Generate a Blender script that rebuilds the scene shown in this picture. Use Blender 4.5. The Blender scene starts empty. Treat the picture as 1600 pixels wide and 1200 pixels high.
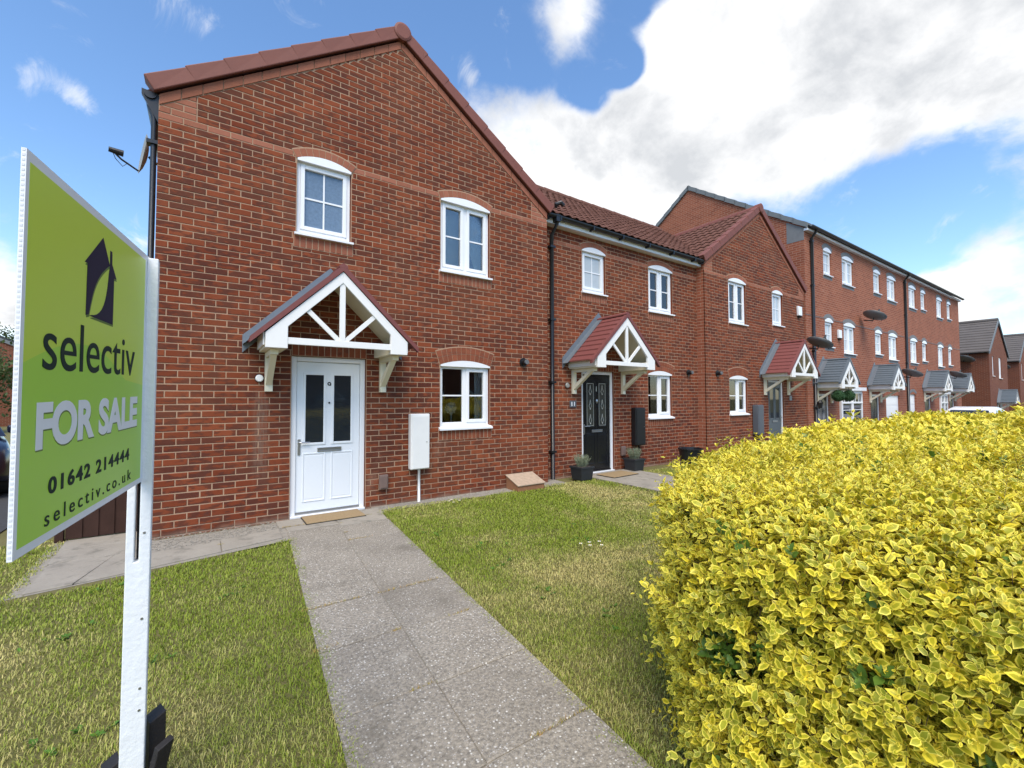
import bpy, math, random
import numpy as np
from mathutils import Matrix, Vector
random.seed(7); RNG = np.random.default_rng(11)
R = math.radians
sc = bpy.context.scene
# ------------------------------------------------------------------ camera
CAMP = Vector((-0.884, -6.109, 1.471))
cr, cu, cw = Vector((.82109, -.57080, -.00218)), Vector((-.01768, -.02926, .99942)), Vector((.57053, .82057, .03412))
cd = bpy.data.cameras.new('camera'); cam = bpy.data.objects.new('camera', cd); sc.collection.objects.link(cam)
cd.sensor_width = 36; cd.lens = 689.3 / 1600 * 36; cd.clip_start = .02; cd.clip_end = 3000
m = Matrix.Identity(4)
for i in range(3): m[i][0], m[i][1], m[i][2], m[i][3] = cr[i], cu[i], -cw[i], CAMP[i]
cam.matrix_world = m; sc.camera = cam
# ------------------------------------------------------------------ light
SUN_AZ, SUN_EL = R(-146), R(56)          # azimuth from +Y towards +X
sund = Vector((math.sin(SUN_AZ) * math.cos(SUN_EL), math.cos(SUN_AZ) * math.cos(SUN_EL), math.sin(SUN_EL)))
sl = bpy.data.lights.new('sun', 'SUN'); sl.energy = 1.5; sl.angle = R(42); sl.color = (1, .91, .78)
so = bpy.data.objects.new('sun', sl); sc.collection.objects.link(so); so.location = (0, 0, 30)
so.rotation_euler = (-sund).to_track_quat('-Z', 'Y').to_euler()
sc.view_settings.view_transform = 'Standard'; sc.view_settings.look = 'None'
sc.view_settings.exposure = 1.62; sc.view_settings.gamma = 1
wd = bpy.data.worlds.new('World'); sc.world = wd; wd.use_nodes = True
def sky():
    nt = wd.node_tree; nt.nodes.clear(); N = nt.nodes.new; L = nt.links.new
    def mth(op, a, b=None, c=None, clamp=False):
        n = N('ShaderNodeMath'); n.operation = op; n.use_clamp = clamp
        for i, v in enumerate((a, b, c)):
            if v is None: continue
            if isinstance(v, (int, float)): n.inputs[i].default_value = v
            else: L(v, n.inputs[i])
        return n.outputs[0]
    tc = N('ShaderNodeTexCoord').outputs['Generated']
    sk = N('ShaderNodeTexSky'); sk.sky_type = 'NISHITA'; sk.sun_disc = False; sk.sun_elevation = SUN_EL; sk.sun_rotation = SUN_AZ % (2 * math.pi)
    sk.air_density = 1.0; sk.dust_density = .3; sk.ozone_density = 2.0
    sep = N('ShaderNodeSeparateXYZ'); L(tc, sep.inputs[0])
    den = mth('ADD', mth('MAXIMUM', sep.outputs[2], 0.0), .55)
    cmb = N('ShaderNodeCombineXYZ'); L(mth('DIVIDE', sep.outputs[0], den), cmb.inputs[0]); L(mth('DIVIDE', sep.outputs[1], den), cmb.inputs[1])
    def noise(scale, detail, rough, off, dist=.0):
        mp = N('ShaderNodeMapping'); mp.inputs['Location'].default_value = off; L(cmb.outputs[0], mp.inputs[0])
        n = N('ShaderNodeTexNoise'); n.inputs['Scale'].default_value = scale; n.inputs['Detail'].default_value = detail
        n.inputs['Roughness'].default_value = rough; n.inputs['Distortion'].default_value = dist; L(mp.outputs[0], n.inputs[0]); return n.outputs[0]
    n1 = noise(4.6, 10, .60, (3.1, 1.7, 0), .25); n2 = noise(1.6, 3, .5, (7.3, 2.2, 0)); n3 = noise(3.6, 8, .55, (1.3, 8.2, 0), .25)
    BL = [(0.485, 0.719, 0.498, 0.118, 1), (0.607, 0.645, 0.463, 0.137, 1), (0.684, 0.532, 0.499, 0.131, 1), (0.720, 0.410, 0.559, 0.140, 1.1), (0.787, 0.298, 0.540, 0.144, 1.1), (0.829, 0.189, 0.527, 0.134, 1.1), (0.868, 0.094, 0.488, 0.118, 1.1), (0.756, 0.513, 0.406, 0.094, 0.7), (0.813, 0.360, 0.458, 0.110, 0.9), (0.467, 0.582, 0.665, 0.036, 0.55), (0.515, 0.561, 0.648, 0.036, 0.5), (0.546, 0.514, 0.661, 0.037, 0.55), (0.506, 0.534, 0.678, 0.044, 0.55), (0.638, 0.441, 0.632, 0.038, 0.5), (0.410, 0.647, 0.643, 0.047, -0.5), (0.450, 0.645, 0.618, 0.032, -0.58), (0.505, 0.621, 0.599, 0.030, -0.58), (0.558, 0.591, 0.583, 0.031, -0.68), (0.594, 0.577, 0.561, 0.029, -0.61), (0.610, 0.521, 0.598, 0.025, -0.54), (0.598, 0.470, 0.649, 0.016, -0.9), (0.919, 0.241, 0.311, 0.096, -1.1), (0.148, 0.779, 0.609, 0.196, -0.9), (-0.143, 0.896, 0.421, 0.132, -0.9), (0.831, 0.440, 0.341, 0.051, -0.3), (-0.254, 0.944, 0.208, 0.075, 0.95), (-0.250, 0.960, 0.127, 0.056, 0.7), (0.968, 0.134, 0.210, 0.060, 1.15), (0.987, 0.075, 0.139, 0.066, 0.9), (0.979, 0.165, 0.118, 0.051, 0.8), (0.964, 0.198, 0.179, 0.036, 0.6)]
    WP = [(-0.046, 0.808, 0.587, 0.050, 1.00), (-0.199, 0.867, 0.457, 0.028, 0.62), (-0.218, 0.875, 0.432, 0.019, 0.56), (0.379, 0.694, 0.612, 0.023, 0.60), (-0.171, 0.829, 0.532, 0.037, 1.00), (0.001, 0.808, 0.589, 0.029, 0.80), (-0.098, 0.960, 0.263, 0.029, 0.90), (0.395, 0.701, 0.594, 0.020, 0.54), (-0.162, 0.881, 0.445, 0.021, 0.50)]
    def blobs(lst):
        acc = None
        for x, y, z, s, w_ in lst:
            d = N('ShaderNodeVectorMath'); d.operation = 'DOT_PRODUCT'; L(tc, d.inputs[0]); d.inputs[1].default_value = (x, y, z)
            e = mth('EXPONENT', mth('MULTIPLY', mth('SUBTRACT', 1.0, d.outputs['Value']), -2 / (s * s)))
            t = mth('MULTIPLY', e, float(w_)); acc = t if acc is None else mth('ADD', acc, t)
        return acc
    acc = blobs(BL)
    for x, y, z, s, w_ in []:
        d = N('ShaderNodeVectorMath'); d.operation = 'DOT_PRODUCT'; L(tc, d.inputs[0]); d.inputs[1].default_value = (x, y, z)
        e = mth('EXPONENT', mth('MULTIPLY', mth('SUBTRACT', 1.0, d.outputs['Value']), -2 / (s * s)))
        t = mth('MULTIPLY', e, float(w_)); acc = t if acc is None else mth('ADD', acc, t)
    acc = mth('MINIMUM', acc, 1.15)
    v = mth('ADD', mth('ADD', acc, mth('ADD', mth('MULTIPLY', mth('SUBTRACT', n1, .5), 2.5), mth('MULTIPLY', mth('SUBTRACT', noise(17, 6, .6, (.3, .9, 0), .3), .5), .5))), mth('MULTIPLY', mth('SUBTRACT', n2, .5), 1.3))
    mr = N('ShaderNodeMapRange'); mr.interpolation_type = 'SMOOTHERSTEP'; L(v, mr.inputs[0]); mr.inputs[1].default_value = .08; mr.inputs[2].default_value = .95
    wn = N('ShaderNodeMapRange'); wn.interpolation_type = 'SMOOTHSTEP'; L(mth('ADD', mth('MULTIPLY', noise(9, 8, .65, (5.2, 3.3, 0), 1.2), 1.0), mth('MULTIPLY', blobs(WP), .24)), wn.inputs[0]); wn.inputs[1].default_value = .58; wn.inputs[2].default_value = .90
    mask = mth('MAXIMUM', mr.outputs[0], mth('MULTIPLY', wn.outputs[0], .6))
    # thick parts go grey, edges stay white
    sh = N('ShaderNodeMapRange'); sh.interpolation_type = 'SMOOTHSTEP'; L(mth('ADD', mth('MULTIPLY', mth('SUBTRACT', n3, .5), 2.3), mth('MULTIPLY', v, .50)), sh.inputs[0])
    sh.inputs[1].default_value = .0; sh.inputs[2].default_value = 1.15
    n1b = noise(4.6, 10, .60, (3.145, 1.755, 0), .25); n2b = noise(1.6, 3, .5, (7.39, 2.31, 0))
    rel = mth('ADD', mth('MULTIPLY', mth('SUBTRACT', n1, n1b), 2.6), mth('MULTIPLY', mth('SUBTRACT', n2, n2b), 2.2))
    shd = mth('ADD', mth('MULTIPLY', sh.outputs[0], .92), rel, clamp=True)
    cm = N('ShaderNodeMix'); cm.data_type = 'RGBA'; L(shd, cm.inputs[0]); cm.inputs[6].default_value = (.375, .376, .378, 1); cm.inputs[7].default_value = (.232, .24, .252, 1)
    bs = N('ShaderNodeVectorMath'); bs.operation = 'SCALE'; hs = N('ShaderNodeHueSaturation'); hs.inputs['Saturation'].default_value = 1.12; L(sk.outputs[0], hs.inputs['Color']); L(hs.outputs[0], bs.inputs[0]); bs.inputs['Scale'].default_value = .088
    fm = N('ShaderNodeMix'); fm.data_type = 'RGBA'; L(mask, fm.inputs[0]); L(bs.outputs[0], fm.inputs[6]); L(cm.outputs[2], fm.inputs[7])
    bg = N('ShaderNodeBackground'); L(fm.outputs[2], bg.inputs[0]); bg.inputs[1].default_value = 1.0
    o = N('ShaderNodeOutputWorld'); L(bg.outputs[0], o.inputs[0])
sky()
# ------------------------------------------------------------------ materials
MATS = {}
class NT:
    def __init__(s, name):
        s.m = bpy.data.materials.new(name); s.m.use_nodes = True; s.t = s.m.node_tree; s.p = s.t.nodes['Principled BSDF']; MATS[name] = s.m
    def n(s, t): return s.t.nodes.new('ShaderNode' + t)
    def l(s, a, b): s.t.links.new(a, b)
    def pos(s):
        return s.n('NewGeometry').outputs['Position']
    def objc(s): return s.n('TexCoord').outputs['Object']
    def noise(s, vec, scale, det=4, rough=.55, stretch=None):
        if stretch:
            mp = s.n('Mapping'); mp.inputs['Scale'].default_value = stretch; s.l(vec, mp.inputs[0]); vec = mp.outputs[0]
        n = s.n('TexNoise'); n.inputs['Scale'].default_value = scale; n.inputs['Detail'].default_value = det; n.inputs['Roughness'].default_value = rough
        s.l(vec, n.inputs[0]); return n.outputs[0]
    def ramp(s, v, lo, hi, a=0., b=1.):
        r = s.n('MapRange'); r.interpolation_type = 'SMOOTHSTEP'; s.l(v, r.inputs[0])
        for i, x in zip((1, 2, 3, 4), (lo, hi, a, b)): r.inputs[i].default_value = x
        return r.outputs[0]
    def mix(s, f, a, b, mode='MIX'):
        m = s.n('Mix'); m.data_type = 'RGBA'; m.blend_type = mode
        for i, v in ((0, f), (6, a), (7, b)):
            if isinstance(v, (int, float)): m.inputs[i].default_value = v
            elif isinstance(v, tuple): m.inputs[i].default_value = v + (1,)
            else: s.l(v, m.inputs[i])
        return m.outputs[2]
    def math(s, op, a, b):
        n = s.n('Math'); n.operation = op
        for i, v in enumerate((a, b)):
            if isinstance(v, (int, float)): n.inputs[i].default_value = v
            else: s.l(v, n.inputs[i])
        return n.outputs[0]
    def bump(s, h, st=.3, d=.01):
        b = s.n('Bump'); b.inputs['Strength'].default_value = st; b.inputs['Distance'].default_value = d; s.l(h, b.inputs['Height']); s.l(b.outputs[0], s.p.inputs['Normal'])
    def col(s, v): s.l(v, s.p.inputs['Base Color'])
def plain(name, c, rough=.5, var=.12, scale=6., spec=.5, metal=0., bump=0., bs=60.):
    t = NT(name); v = t.noise(t.pos(), scale, 5, .6)
    t.col(t.mix(v, tuple(x * (1 - var) for x in c), tuple(min(1, x * (1 + var)) for x in c)))
    t.p.inputs['Roughness'].default_value = rough; t.p.inputs['Specular IOR Level'].default_value = spec; t.p.inputs['Metallic'].default_value = metal
    if bump: t.bump(t.noise(t.pos(), bs, 3), bump, .004)
    return t.m
def brick_mat():
    t = NT('brick'); a = t.n('Attribute'); a.attribute_name = 'tint'; s = t.n('SeparateColor'); t.l(a.outputs[0], s.inputs[0])
    P = t.pos()
    base = t.mix(s.outputs[0], (.165, .038, .0145), (.245, .066, .026))
    n = t.noise(P, 8., 3, .5, (1.0, 1.0, 2.6))
    f = t.ramp(t.math('ADD', n, t.math('MULTIPLY', s.outputs[1], .30)), .60, .74)
    dark = t.mix(t.noise(P, 30, 2), (.046, .019, .016), (.088, .034, .025))
    c = t.mix(t.math('MULTIPLY', f, .72), base, dark)
    c = t.mix(s.outputs[2], c, t.mix(s.outputs[0], (.30, .125, .078), (.36, .155, .10)))
    g = t.noise(P, 90, 4, .7); c = t.mix(.28, c, t.mix(g, (.15, .05, .03), (.62, .30, .2)), 'OVERLAY'); c = t.mix(t.ramp(t.noise(P, .9, 5, .6), .35, .7, 0., .18), c, (.33, .13, .06)); c = t.mix(t.ramp(t.noise(P, 1.6, 6, .7, (1, 1, .5)), .58, .78, 0., .30), c, (.42, .27, .19))
    c = t.mix(t.ramp(t.noise(P, 2.2, 4, .6, (5, 1, .4)), .52, .74, 0., .22), c, (.10, .05, .035))
    # damp, lime and soil splash along the lowest courses; a weathered streak below the round light
    sp = t.n('SeparateXYZ'); t.l(P, sp.inputs[0])
    low = t.math('MULTIPLY', t.ramp(t.math('ADD', sp.outputs[2], t.math('MULTIPLY', t.noise(P, 3, 4), .22)), .17, .07), .75)
    c = t.mix(low, c, (.25, .17, .125))
    sx = t.math('ABSOLUTE', t.math('ADD', sp.outputs[0], .33), 0.); 
    st = t.math('MULTIPLY', t.ramp(sx, .11, .02), t.math('MULTIPLY', t.ramp(sp.outputs[2], 1.75, 1.35), t.ramp(sp.outputs[2], .3, .9)))
    c = t.mix(t.math('MULTIPLY', st, t.ramp(t.noise(P, 9, 3, .6, (6, 1, .5)), .35, .6, .1, .6)), c, (.20, .135, .10))
    t.col(c); t.p.inputs['Roughness'].default_value = .9; t.p.inputs['Specular IOR Level'].default_value = .25
    t.bump(t.math('ADD', g, t.noise(P, 25, 3)), .5, .004)
brick_mat()
def mortar():
    t = NT('mortar'); P = t.pos(); c = t.mix(t.noise(P, 4, 5), (.33, .21, .132), (.44, .29, .19)); sp = t.n('SeparateXYZ'); t.l(P, sp.inputs[0])
    c = t.mix(t.math('MULTIPLY', t.ramp(sp.outputs[2], .16, .0), .6), c, (.27, .20, .15)); t.col(c); t.p.inputs['Roughness'].default_value = .95; t.bump(t.noise(P, 120, 3), .5, .003)
mortar()
def brick_wall_mat(name, c1, c2, mort):        # for walls too far away to tell single bricks apart
    t = NT(name); o = t.objc(); b = t.n('TexBrick'); mp = t.n('Mapping'); cx = t.n('SeparateXYZ'); t.l(o, cx.inputs[0]); cm = t.n('CombineXYZ')
    t.l(t.math('ADD', cx.outputs[0], cx.outputs[1]), cm.inputs[0]); t.l(cx.outputs[2], cm.inputs[1]); t.l(cm.outputs[0], b.inputs[0])
    b.inputs['Color1'].default_value = c1 + (1,); b.inputs['Color2'].default_value = c2 + (1,); b.inputs['Mortar'].default_value = mort + (1,)
    for k, v in (('Scale', 1.), ('Mortar Size', .007), ('Mortar Smooth', .2), ('Brick Width', .225), ('Row Height', .075), ('Bias', -.15)): b.inputs[k].default_value = v
    v = t.noise(o, .9, 5, .6); c = t.mix(.35, b.outputs[0], t.mix(v, (.25, .2, .2), (.75, .72, .7)), 'OVERLAY')
    eff = t.math('MULTIPLY', t.ramp(t.noise(o, 1.7, 6, .7, (1, 1, 2.5)), .60, .75), .35); c = t.mix(eff, c, (.50, .36, .28))
    t.col(c); t.p.inputs['Roughness'].default_value = .9; t.p.inputs['Specular IOR Level'].default_value = .2; t.bump(b.outputs['Fac'], .4, -.006)
brick_wall_mat('townhouse_brick', (.30, .10, .054), (.21, .064, .036), (.36, .23, .16))
brick_wall_mat('far_brick', (.18, .056, .028), (.13, .04, .023), (.24, .155, .11))
plain('white_upvc', (.80, .81, .82), .28, .03, 3); plain('white_paint', (.80, .79, .76), .42, .05, 7); plain('cream_paint', (.74, .69, .53), .5, .06, 9)
plain('black_plastic', (.012, .013, .015), .35, .2, 5); plain('lead', (.16, .185, .21), .45, .15, 14, .5, .3); plain('steel', (.45, .45, .45), .3, .1, 20, .5, .9)
plain('canopy_tile', (.18, .055, .048), .6, .16, 12, .4, 0, .3); plain('canopy_slate', (.10, .125, .145), .5, .15, 12); plain('roof_tile', (.135, .058, .040), .8, .32, 3.2, .3, 0, .4)
plain('verge_tile', (.185, .062, .044), .65, .14, 6, .4, 0, .25); plain('grey_tile', (.155, .17, .175), .7, .2, 4, .3, 0, .3); plain('far_tile', (.115, .10, .09), .8, .25, 1.2, .3)
plain('grey_brick', (.17, .175, .175), .9, .2, 8); plain('door_white', (.78, .81, .84), .33, .03, 2); plain('door_black', (.010, .011, .013), .22, .1, 3); plain('door_grey', (.085, .105, .12), .35, .1, 3)
plain('brown_plastic', (.17, .115, .095), .6, .15, 20); plain('grey_plastic', (.09, .10, .115), .5, .1, 9); plain('frosted_glass', (.13, .19, .27), .22, .35, 28, .6, 0, .35, 55)  # frosted_glass: blue-grey of the sky is painted into its base colour
plain('net_glass', (.46, .50, .52), .06, .25, 2.5, .7); plain('dark_glass', (.02, .025, .03), .03, .2, 3, .6); plain('leaded', (.62, .62, .58), .35, .1, 5, .5, .6); plain('lead_glass', (.05, .055, .05), .12, .6, 25, .6)
plain('room', (.22, .20, .18), .9, .2, 2); plain('curtain', (.62, .63, .65), .9, .1, 6); plain('blue_curtain', (.035, .085, .22), .9, .15, 6); plain('blind', (.55, .53, .5), .8, .08, 6)
plain('coir', (.30, .215, .12), .95, .3, 40, .1, 0, .8, 150); plain('pot', (.02, .023, .027), .55, .25, 18); plain('lavender', (.235, .27, .17), .8, .3, 30); plain('soil', (.05, .035, .025), .95, .3, 40)
plain('weathered_lid', (.40, .30, .215), .85, .38, 16, .2, 0, .6, 40); plain('weathered_side', (.27, .125, .06), .8, .2, 14); plain('fence_timber', (.045, .022, .016), .8, .4, 7, .2, 0, .4); plain('black_timber', (.017, .015, .015), .65, .4, 14, .3, 0, .5)
plain('flute_shadow', (.66, .68, .70), .6, .02, 5); plain('correx', (.80, .82, .84), .35, .02, 5); plain('print_navy', (.014, .012, .042), .6, .05, 6, .2); plain('print_white', (.84, .85, .86), .4, .02); plain('print_bottle', (.006, .025, .022), .6, .05, 6, .2); plain('print_lime', (.58, .74, .055), .35, .03, 2); plain('print_green', (.41, .71, .055), .35, .03, 2); plain('print_shadow', (.10, .19, .02), .5, .05)
plain('white_timber', (.79, .81, .82), .5, .07, 20, .4, 0, .5, 50); plain('dish_grey', (.13, .135, .14), .5, .15, 6); plain('dish_pale', (.30, .30, .28), .5, .1, 6); plain('topiary', (.025, .075, .02), .8, .4, 30); plain('rubber', (.015, .015, .015), .8, .1)
plain('asphalt', (.055, .055, .057), .95, .25, 20, .2, 0, .5, 150); plain('car_navy', (.012, .016, .035), .2, .1, 3, .6); plain('car_white', (.75, .77, .79), .22, .03, 3, .6); plain('daisy', (.85, .85, .82), .7, .03); plain('daisy_eye', (.75, .5, .04), .7, .1)
plain('bark', (.085, .06, .042), .95, .35, 9, .1, 0, .8, 30); plain('pebble', (.27, .245, .205), .9, .45, 25, .2)
def glass():
    t = NT('glass'); t.t.nodes.remove(t.p); o = t.t.nodes['Material Output']; tr = t.n('BsdfTransparent'); tr.inputs[0].default_value = (.82, .86, .86, 1)
    g = t.n('BsdfGlossy'); g.inputs['Roughness'].default_value = .015; f = t.n('Fresnel'); f.inputs[0].default_value = 1.65
    fr = t.math('MULTIPLY', f.outputs[0], 1.6); mx = t.n('MixShader'); t.l(fr, mx.inputs[0]); t.l(tr.outputs[0], mx.inputs[1]); t.l(g.outputs[0], mx.inputs[2]); t.l(mx.outputs[0], o.inputs[0])
glass()
def slab():
    t = NT('slab'); P = t.pos(); oi = t.n('ObjectInfo')
    c = t.mix(t.noise(P, 2.2, 6, .6), (.185, .163, .132), (.345, .308, .252)); g = t.noise(P, 55, 6, .75); c = t.mix(.65, c, t.mix(t.ramp(g, .3, .7), (.14, .14, .14), (.86, .85, .82)), 'OVERLAY')
    v = t.n('TexVoronoi'); v.inputs['Scale'].default_value = 58; v.inputs['Randomness'].default_value = 1; t.l(P, v.inputs[0]); sc_ = t.n('SeparateColor'); t.l(v.outputs['Color'], sc_.inputs[0])
    peb = t.math('MULTIPLY', t.ramp(v.outputs['Distance'], .36, .20), t.ramp(t.math('ADD', sc_.outputs[0], t.math('MULTIPLY', t.noise(P, 2.5, 3), .5)), .76, .92))
    c = t.mix(peb, c, t.mix(sc_.outputs[1], (.46, .43, .37), (.70, .67, .60)))
    v2 = t.n('TexVoronoi'); v2.inputs['Scale'].default_value = 120; t.l(P, v2.inputs[0]); s2 = t.n('SeparateColor'); t.l(v2.outputs['Color'], s2.inputs[0])
    c = t.mix(t.math('MULTIPLY', t.ramp(v2.outputs['Distance'], .4, .2), t.ramp(s2.outputs[0], .45, .6)), c, t.mix(s2.outputs[1], (.13, .125, .12), (.56, .53, .49)))
    c = t.mix(t.ramp(oi.outputs['Random'], 0, 1, 0., .16), c, (.16, .14, .115)); c = t.mix(t.ramp(t.noise(P, 1.4, 6, .65), .52, .72, 0., .55), c, (.12, .105, .08)); c = t.mix(t.ramp(t.noise(P, 3.7, 5, .6), .60, .74, 0., .4), c, (.52, .48, .40)); t.col(c); t.p.inputs['Roughness'].default_value = .92; t.p.inputs['Specular IOR Level'].default_value = .2
    t.bump(t.math('ADD', g, t.math('MULTIPLY', peb, .6)), .6, .004)
slab()
def smooth_slab():
    t = NT('smooth_slab'); P = t.pos(); c = t.mix(t.noise(P, 3, 6, .6), (.22, .195, .16), (.36, .325, .268)); g = t.noise(P, 60, 5, .7); c = t.mix(.4, c, t.mix(g, (.25, .25, .25), (.75, .74, .72)), 'OVERLAY')
    c = t.mix(t.math('MULTIPLY', t.ramp(t.noise(P, 5, 6, .7), .50, .68), .6), c, (.12, .11, .085)); t.col(c); t.p.inputs['Roughness'].default_value = .9; t.bump(g, .4, .004)
smooth_slab()
def lawn_m():
    t = NT('lawn_soil'); P = t.pos(); c = t.mix(t.noise(P, 2.0, 5), (.085, .095, .025), (.21, .175, .075)); g = t.noise(P, 70, 5, .7); c = t.mix(.6, c, t.mix(g, (.12, .14, .06), (.85, .82, .6)), 'OVERLAY'); t.col(c); t.p.inputs['Roughness'].default_value = 1.; t.bump(g, .8, .02)
    t = NT('grass_blade'); a = t.n('Attribute'); a.attribute_name = 'tint'; t.col(a.outputs[0]); t.p.inputs['Roughness'].default_value = .6; t.p.inputs['Specular IOR Level'].default_value = .3
    tl = t.n('BsdfTranslucent'); t.l(a.outputs[0], tl.inputs[0]); mx = t.n('MixShader'); mx.inputs[0].default_value = .25; t.l(t.p.outputs[0], mx.inputs[1]); t.l(tl.outputs[0], mx.inputs[2]); t.l(mx.outputs[0], t.t.nodes['Material Output'].inputs[0])
lawn_m()
def leaf_m():
    t = NT('privet_leaf'); a = t.n('Attribute'); a.attribute_name = 'tint'; s = t.n('SeparateColor'); t.l(a.outputs[0], s.inputs[0])
    P = t.pos(); wob = t.math('MULTIPLY', t.math('SUBTRACT', t.noise(P, 70, 2), .5), .35)
    edge = t.ramp(t.math('ADD', t.math('ADD', s.outputs[0], wob), t.math('MULTIPLY', t.math('SUBTRACT', s.outputs[1], .5), .55)), .50, .70)
    gr = t.mix(s.outputs[1], (.29, .31, .022), (.55, .48, .025)); ye = t.mix(s.outputs[1], (.86, .75, .13), (.88, .71, .05)); c = t.mix(edge, gr, ye)
    c = t.mix(s.outputs[2], c, (.10, .18, .022)); t.col(c); t.p.inputs['Roughness'].default_value = .42; t.p.inputs['Specular IOR Level'].default_value = .35
    tl = t.n('BsdfTranslucent'); t.l(c, tl.inputs[0]); mx = t.n('MixShader'); mx.inputs[0].default_value = .2; t.l(t.p.outputs[0], mx.inputs[1]); t.l(tl.outputs[0], mx.inputs[2]); t.l(mx.outputs[0], t.t.nodes['Material Output'].inputs[0])
leaf_m()
plain('twig', (.10, .055, .035), .8, .3, 40); plain('hedge_shade', (.025, .026, .010), 1., .5, 14); plain('tree_leaf', (.055, .085, .022), .6, .5, 2.5, .3)
# ------------------------------------------------------------------ mesh helpers
COL = sc.collection
class MB:
    def __init__(s): s.v = []; s.f = []; s.t = []
    def add(s, vs, fs, tint=None):
        b = len(s.v); s.v += [tuple(p) for p in vs]; s.f += [tuple(b + i for i in f) for f in fs]
        if tint is not None: s.t += [tint] * len(vs)
        return s
    def hexa(s, p, tint=None):   # p: 4 bottom (ccw from above) + 4 top
        return s.add(p, [(3, 2, 1, 0), (4, 5, 6, 7), (0, 1, 5, 4), (1, 2, 6, 5), (2, 3, 7, 6), (3, 0, 4, 7)], tint)
    def box(s, x0, x1, y0, y1, z0, z1, tint=None):
        return s.hexa([(x0, y0, z0), (x1, y0, z0), (x1, y1, z0), (x0, y1, z0), (x0, y0, z1), (x1, y0, z1), (x1, y1, z1), (x0, y1, z1)], tint)
    def prism_y(s, poly, y0, y1, tint=None):   # polygon in xz (ccw seen from -y), between y0 (front) and y1
        n = len(poly); vs = [(x, y0, z) for x, z in poly] + [(x, y1, z) for x, z in poly]
        fs = [tuple(range(n)), tuple(range(2 * n - 1, n - 1, -1))] + [(i, n + i, n + (i + 1) % n, (i + 1) % n) for i in range(n)]
        return s.add(vs, fs, tint)
    def prism_x(s, poly, x0, x1):   # polygon in yz
        n = len(poly); vs = [(x0, y, z) for y, z in poly] + [(x1, y, z) for y, z in poly]
        return s.add(vs, [tuple(range(n)), tuple(range(2 * n - 1, n - 1, -1))] + [(i, n + i, n + (i + 1) % n, (i + 1) % n) for i in range(n)])
    def tube(s, pts, r, seg=10, caps=True):
        rings = []
        rr = r if isinstance(r, (list, tuple)) else [r] * len(pts)
        P = [Vector(p) for p in pts]; b = len(s.v)
        for i, p in enumerate(P):
            d = (P[min(i + 1, len(P) - 1)] - P[max(i - 1, 0)]).normalized(); a = Vector((0, 0, 1)) if abs(d.z) < .9 else Vector((1, 0, 0))
            u = d.cross(a).normalized(); v = d.cross(u)
            s.v += [tuple(p + rr[i] * (math.cos(2 * math.pi * k / seg) * u + math.sin(2 * math.pi * k / seg) * v)) for k in range(seg)]
        for i in range(len(P) - 1):
            for k in range(seg): s.f.append((b + i * seg + k, b + i * seg + (k + 1) % seg, b + (i + 1) * seg + (k + 1) % seg, b + (i + 1) * seg + k))
        if caps: s.f.append(tuple(b + k for k in range(seg))); s.f.append(tuple(b + (len(P) - 1) * seg + k for k in range(seg - 1, -1, -1)))
        return s
    def lathe(s, prof, seg=16, c=(0, 0, 0)):
        b = len(s.v)
        for r_, z in prof: s.v += [(c[0] + r_ * math.cos(2 * math.pi * k / seg), c[1] + r_ * math.sin(2 * math.pi * k / seg), c[2] + z) for k in range(seg)]
        for i in range(len(prof) - 1):
            for k in range(seg): s.f.append((b + i * seg + k, b + i * seg + (k + 1) % seg, b + (i + 1) * seg + (k + 1) % seg, b + (i + 1) * seg + k))
        return s
    def mesh(s, name):
        me = bpy.data.meshes.new(name); me.from_pydata(s.v, [], s.f)
        if s.t:
            a = me.attributes.new('tint', 'FLOAT_COLOR', 'POINT'); a.data.foreach_set('color', np.array([(t[0], t[1], t[2], 1) for t in s.t], 'f').ravel())
        return me
def tag(o, label=None, cat=None, group=None, kind=None):
    for k, v in (('label', label), ('category', cat), ('group', group), ('kind', kind)):
        if v: o[k] = v
    return o
def link(name, me, mat=None, parent=None, smooth=False):
    o = bpy.data.objects.new(name, me); COL.objects.link(o)
    if me is not None and mat and not me.materials: me.materials.append(MATS[mat])
    if smooth and me: me.polygons.foreach_set('use_smooth', [True] * len(me.polygons))
    if parent: o.parent = parent
    return o
def ob(name, mb, mat, parent=None, smooth=False, bevel=0.):
    o = link(name, mb.mesh(name), mat, parent, smooth)
    if bevel:
        b = o.modifiers.new('bevel', 'BEVEL'); b.width = bevel; b.segments = 2; b.limit_method = 'ANGLE'
    return o
def thing(name, loc, label, cat, group=None, rz=0.):
    o = link(name, None); o.location = loc; o.rotation_euler.z = rz; o.empty_display_size = .2; return tag(o, label, cat, group)
def npmesh(name, V, F, nper, tint=None):
    me = bpy.data.meshes.new(name); nf = len(F); me.vertices.add(len(V)); me.vertices.foreach_set('co', np.asarray(V, 'f').ravel())
    me.loops.add(nf * nper); me.loops.foreach_set('vertex_index', np.asarray(F, 'i').ravel()); me.polygons.add(nf)
    me.polygons.foreach_set('loop_start', np.arange(0, nf * nper, nper, dtype='i')); me.polygons.foreach_set('loop_total', np.full(nf, nper, 'i')); me.update(calc_edges=True)
    if tint is not None:
        a = me.attributes.new('tint', 'FLOAT_COLOR', 'POINT'); a.data.foreach_set('color', np.concatenate([tint, np.ones((len(tint), 1))], 1).astype('f').ravel())
    return me
def px(P):      # size helper: picture position and depth of a point (to find which pieces show largest)
    v = Vector(P) - CAMP; d = v.dot(cw); return v.dot(cr) / d, v.dot(cu) / d, d
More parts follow.
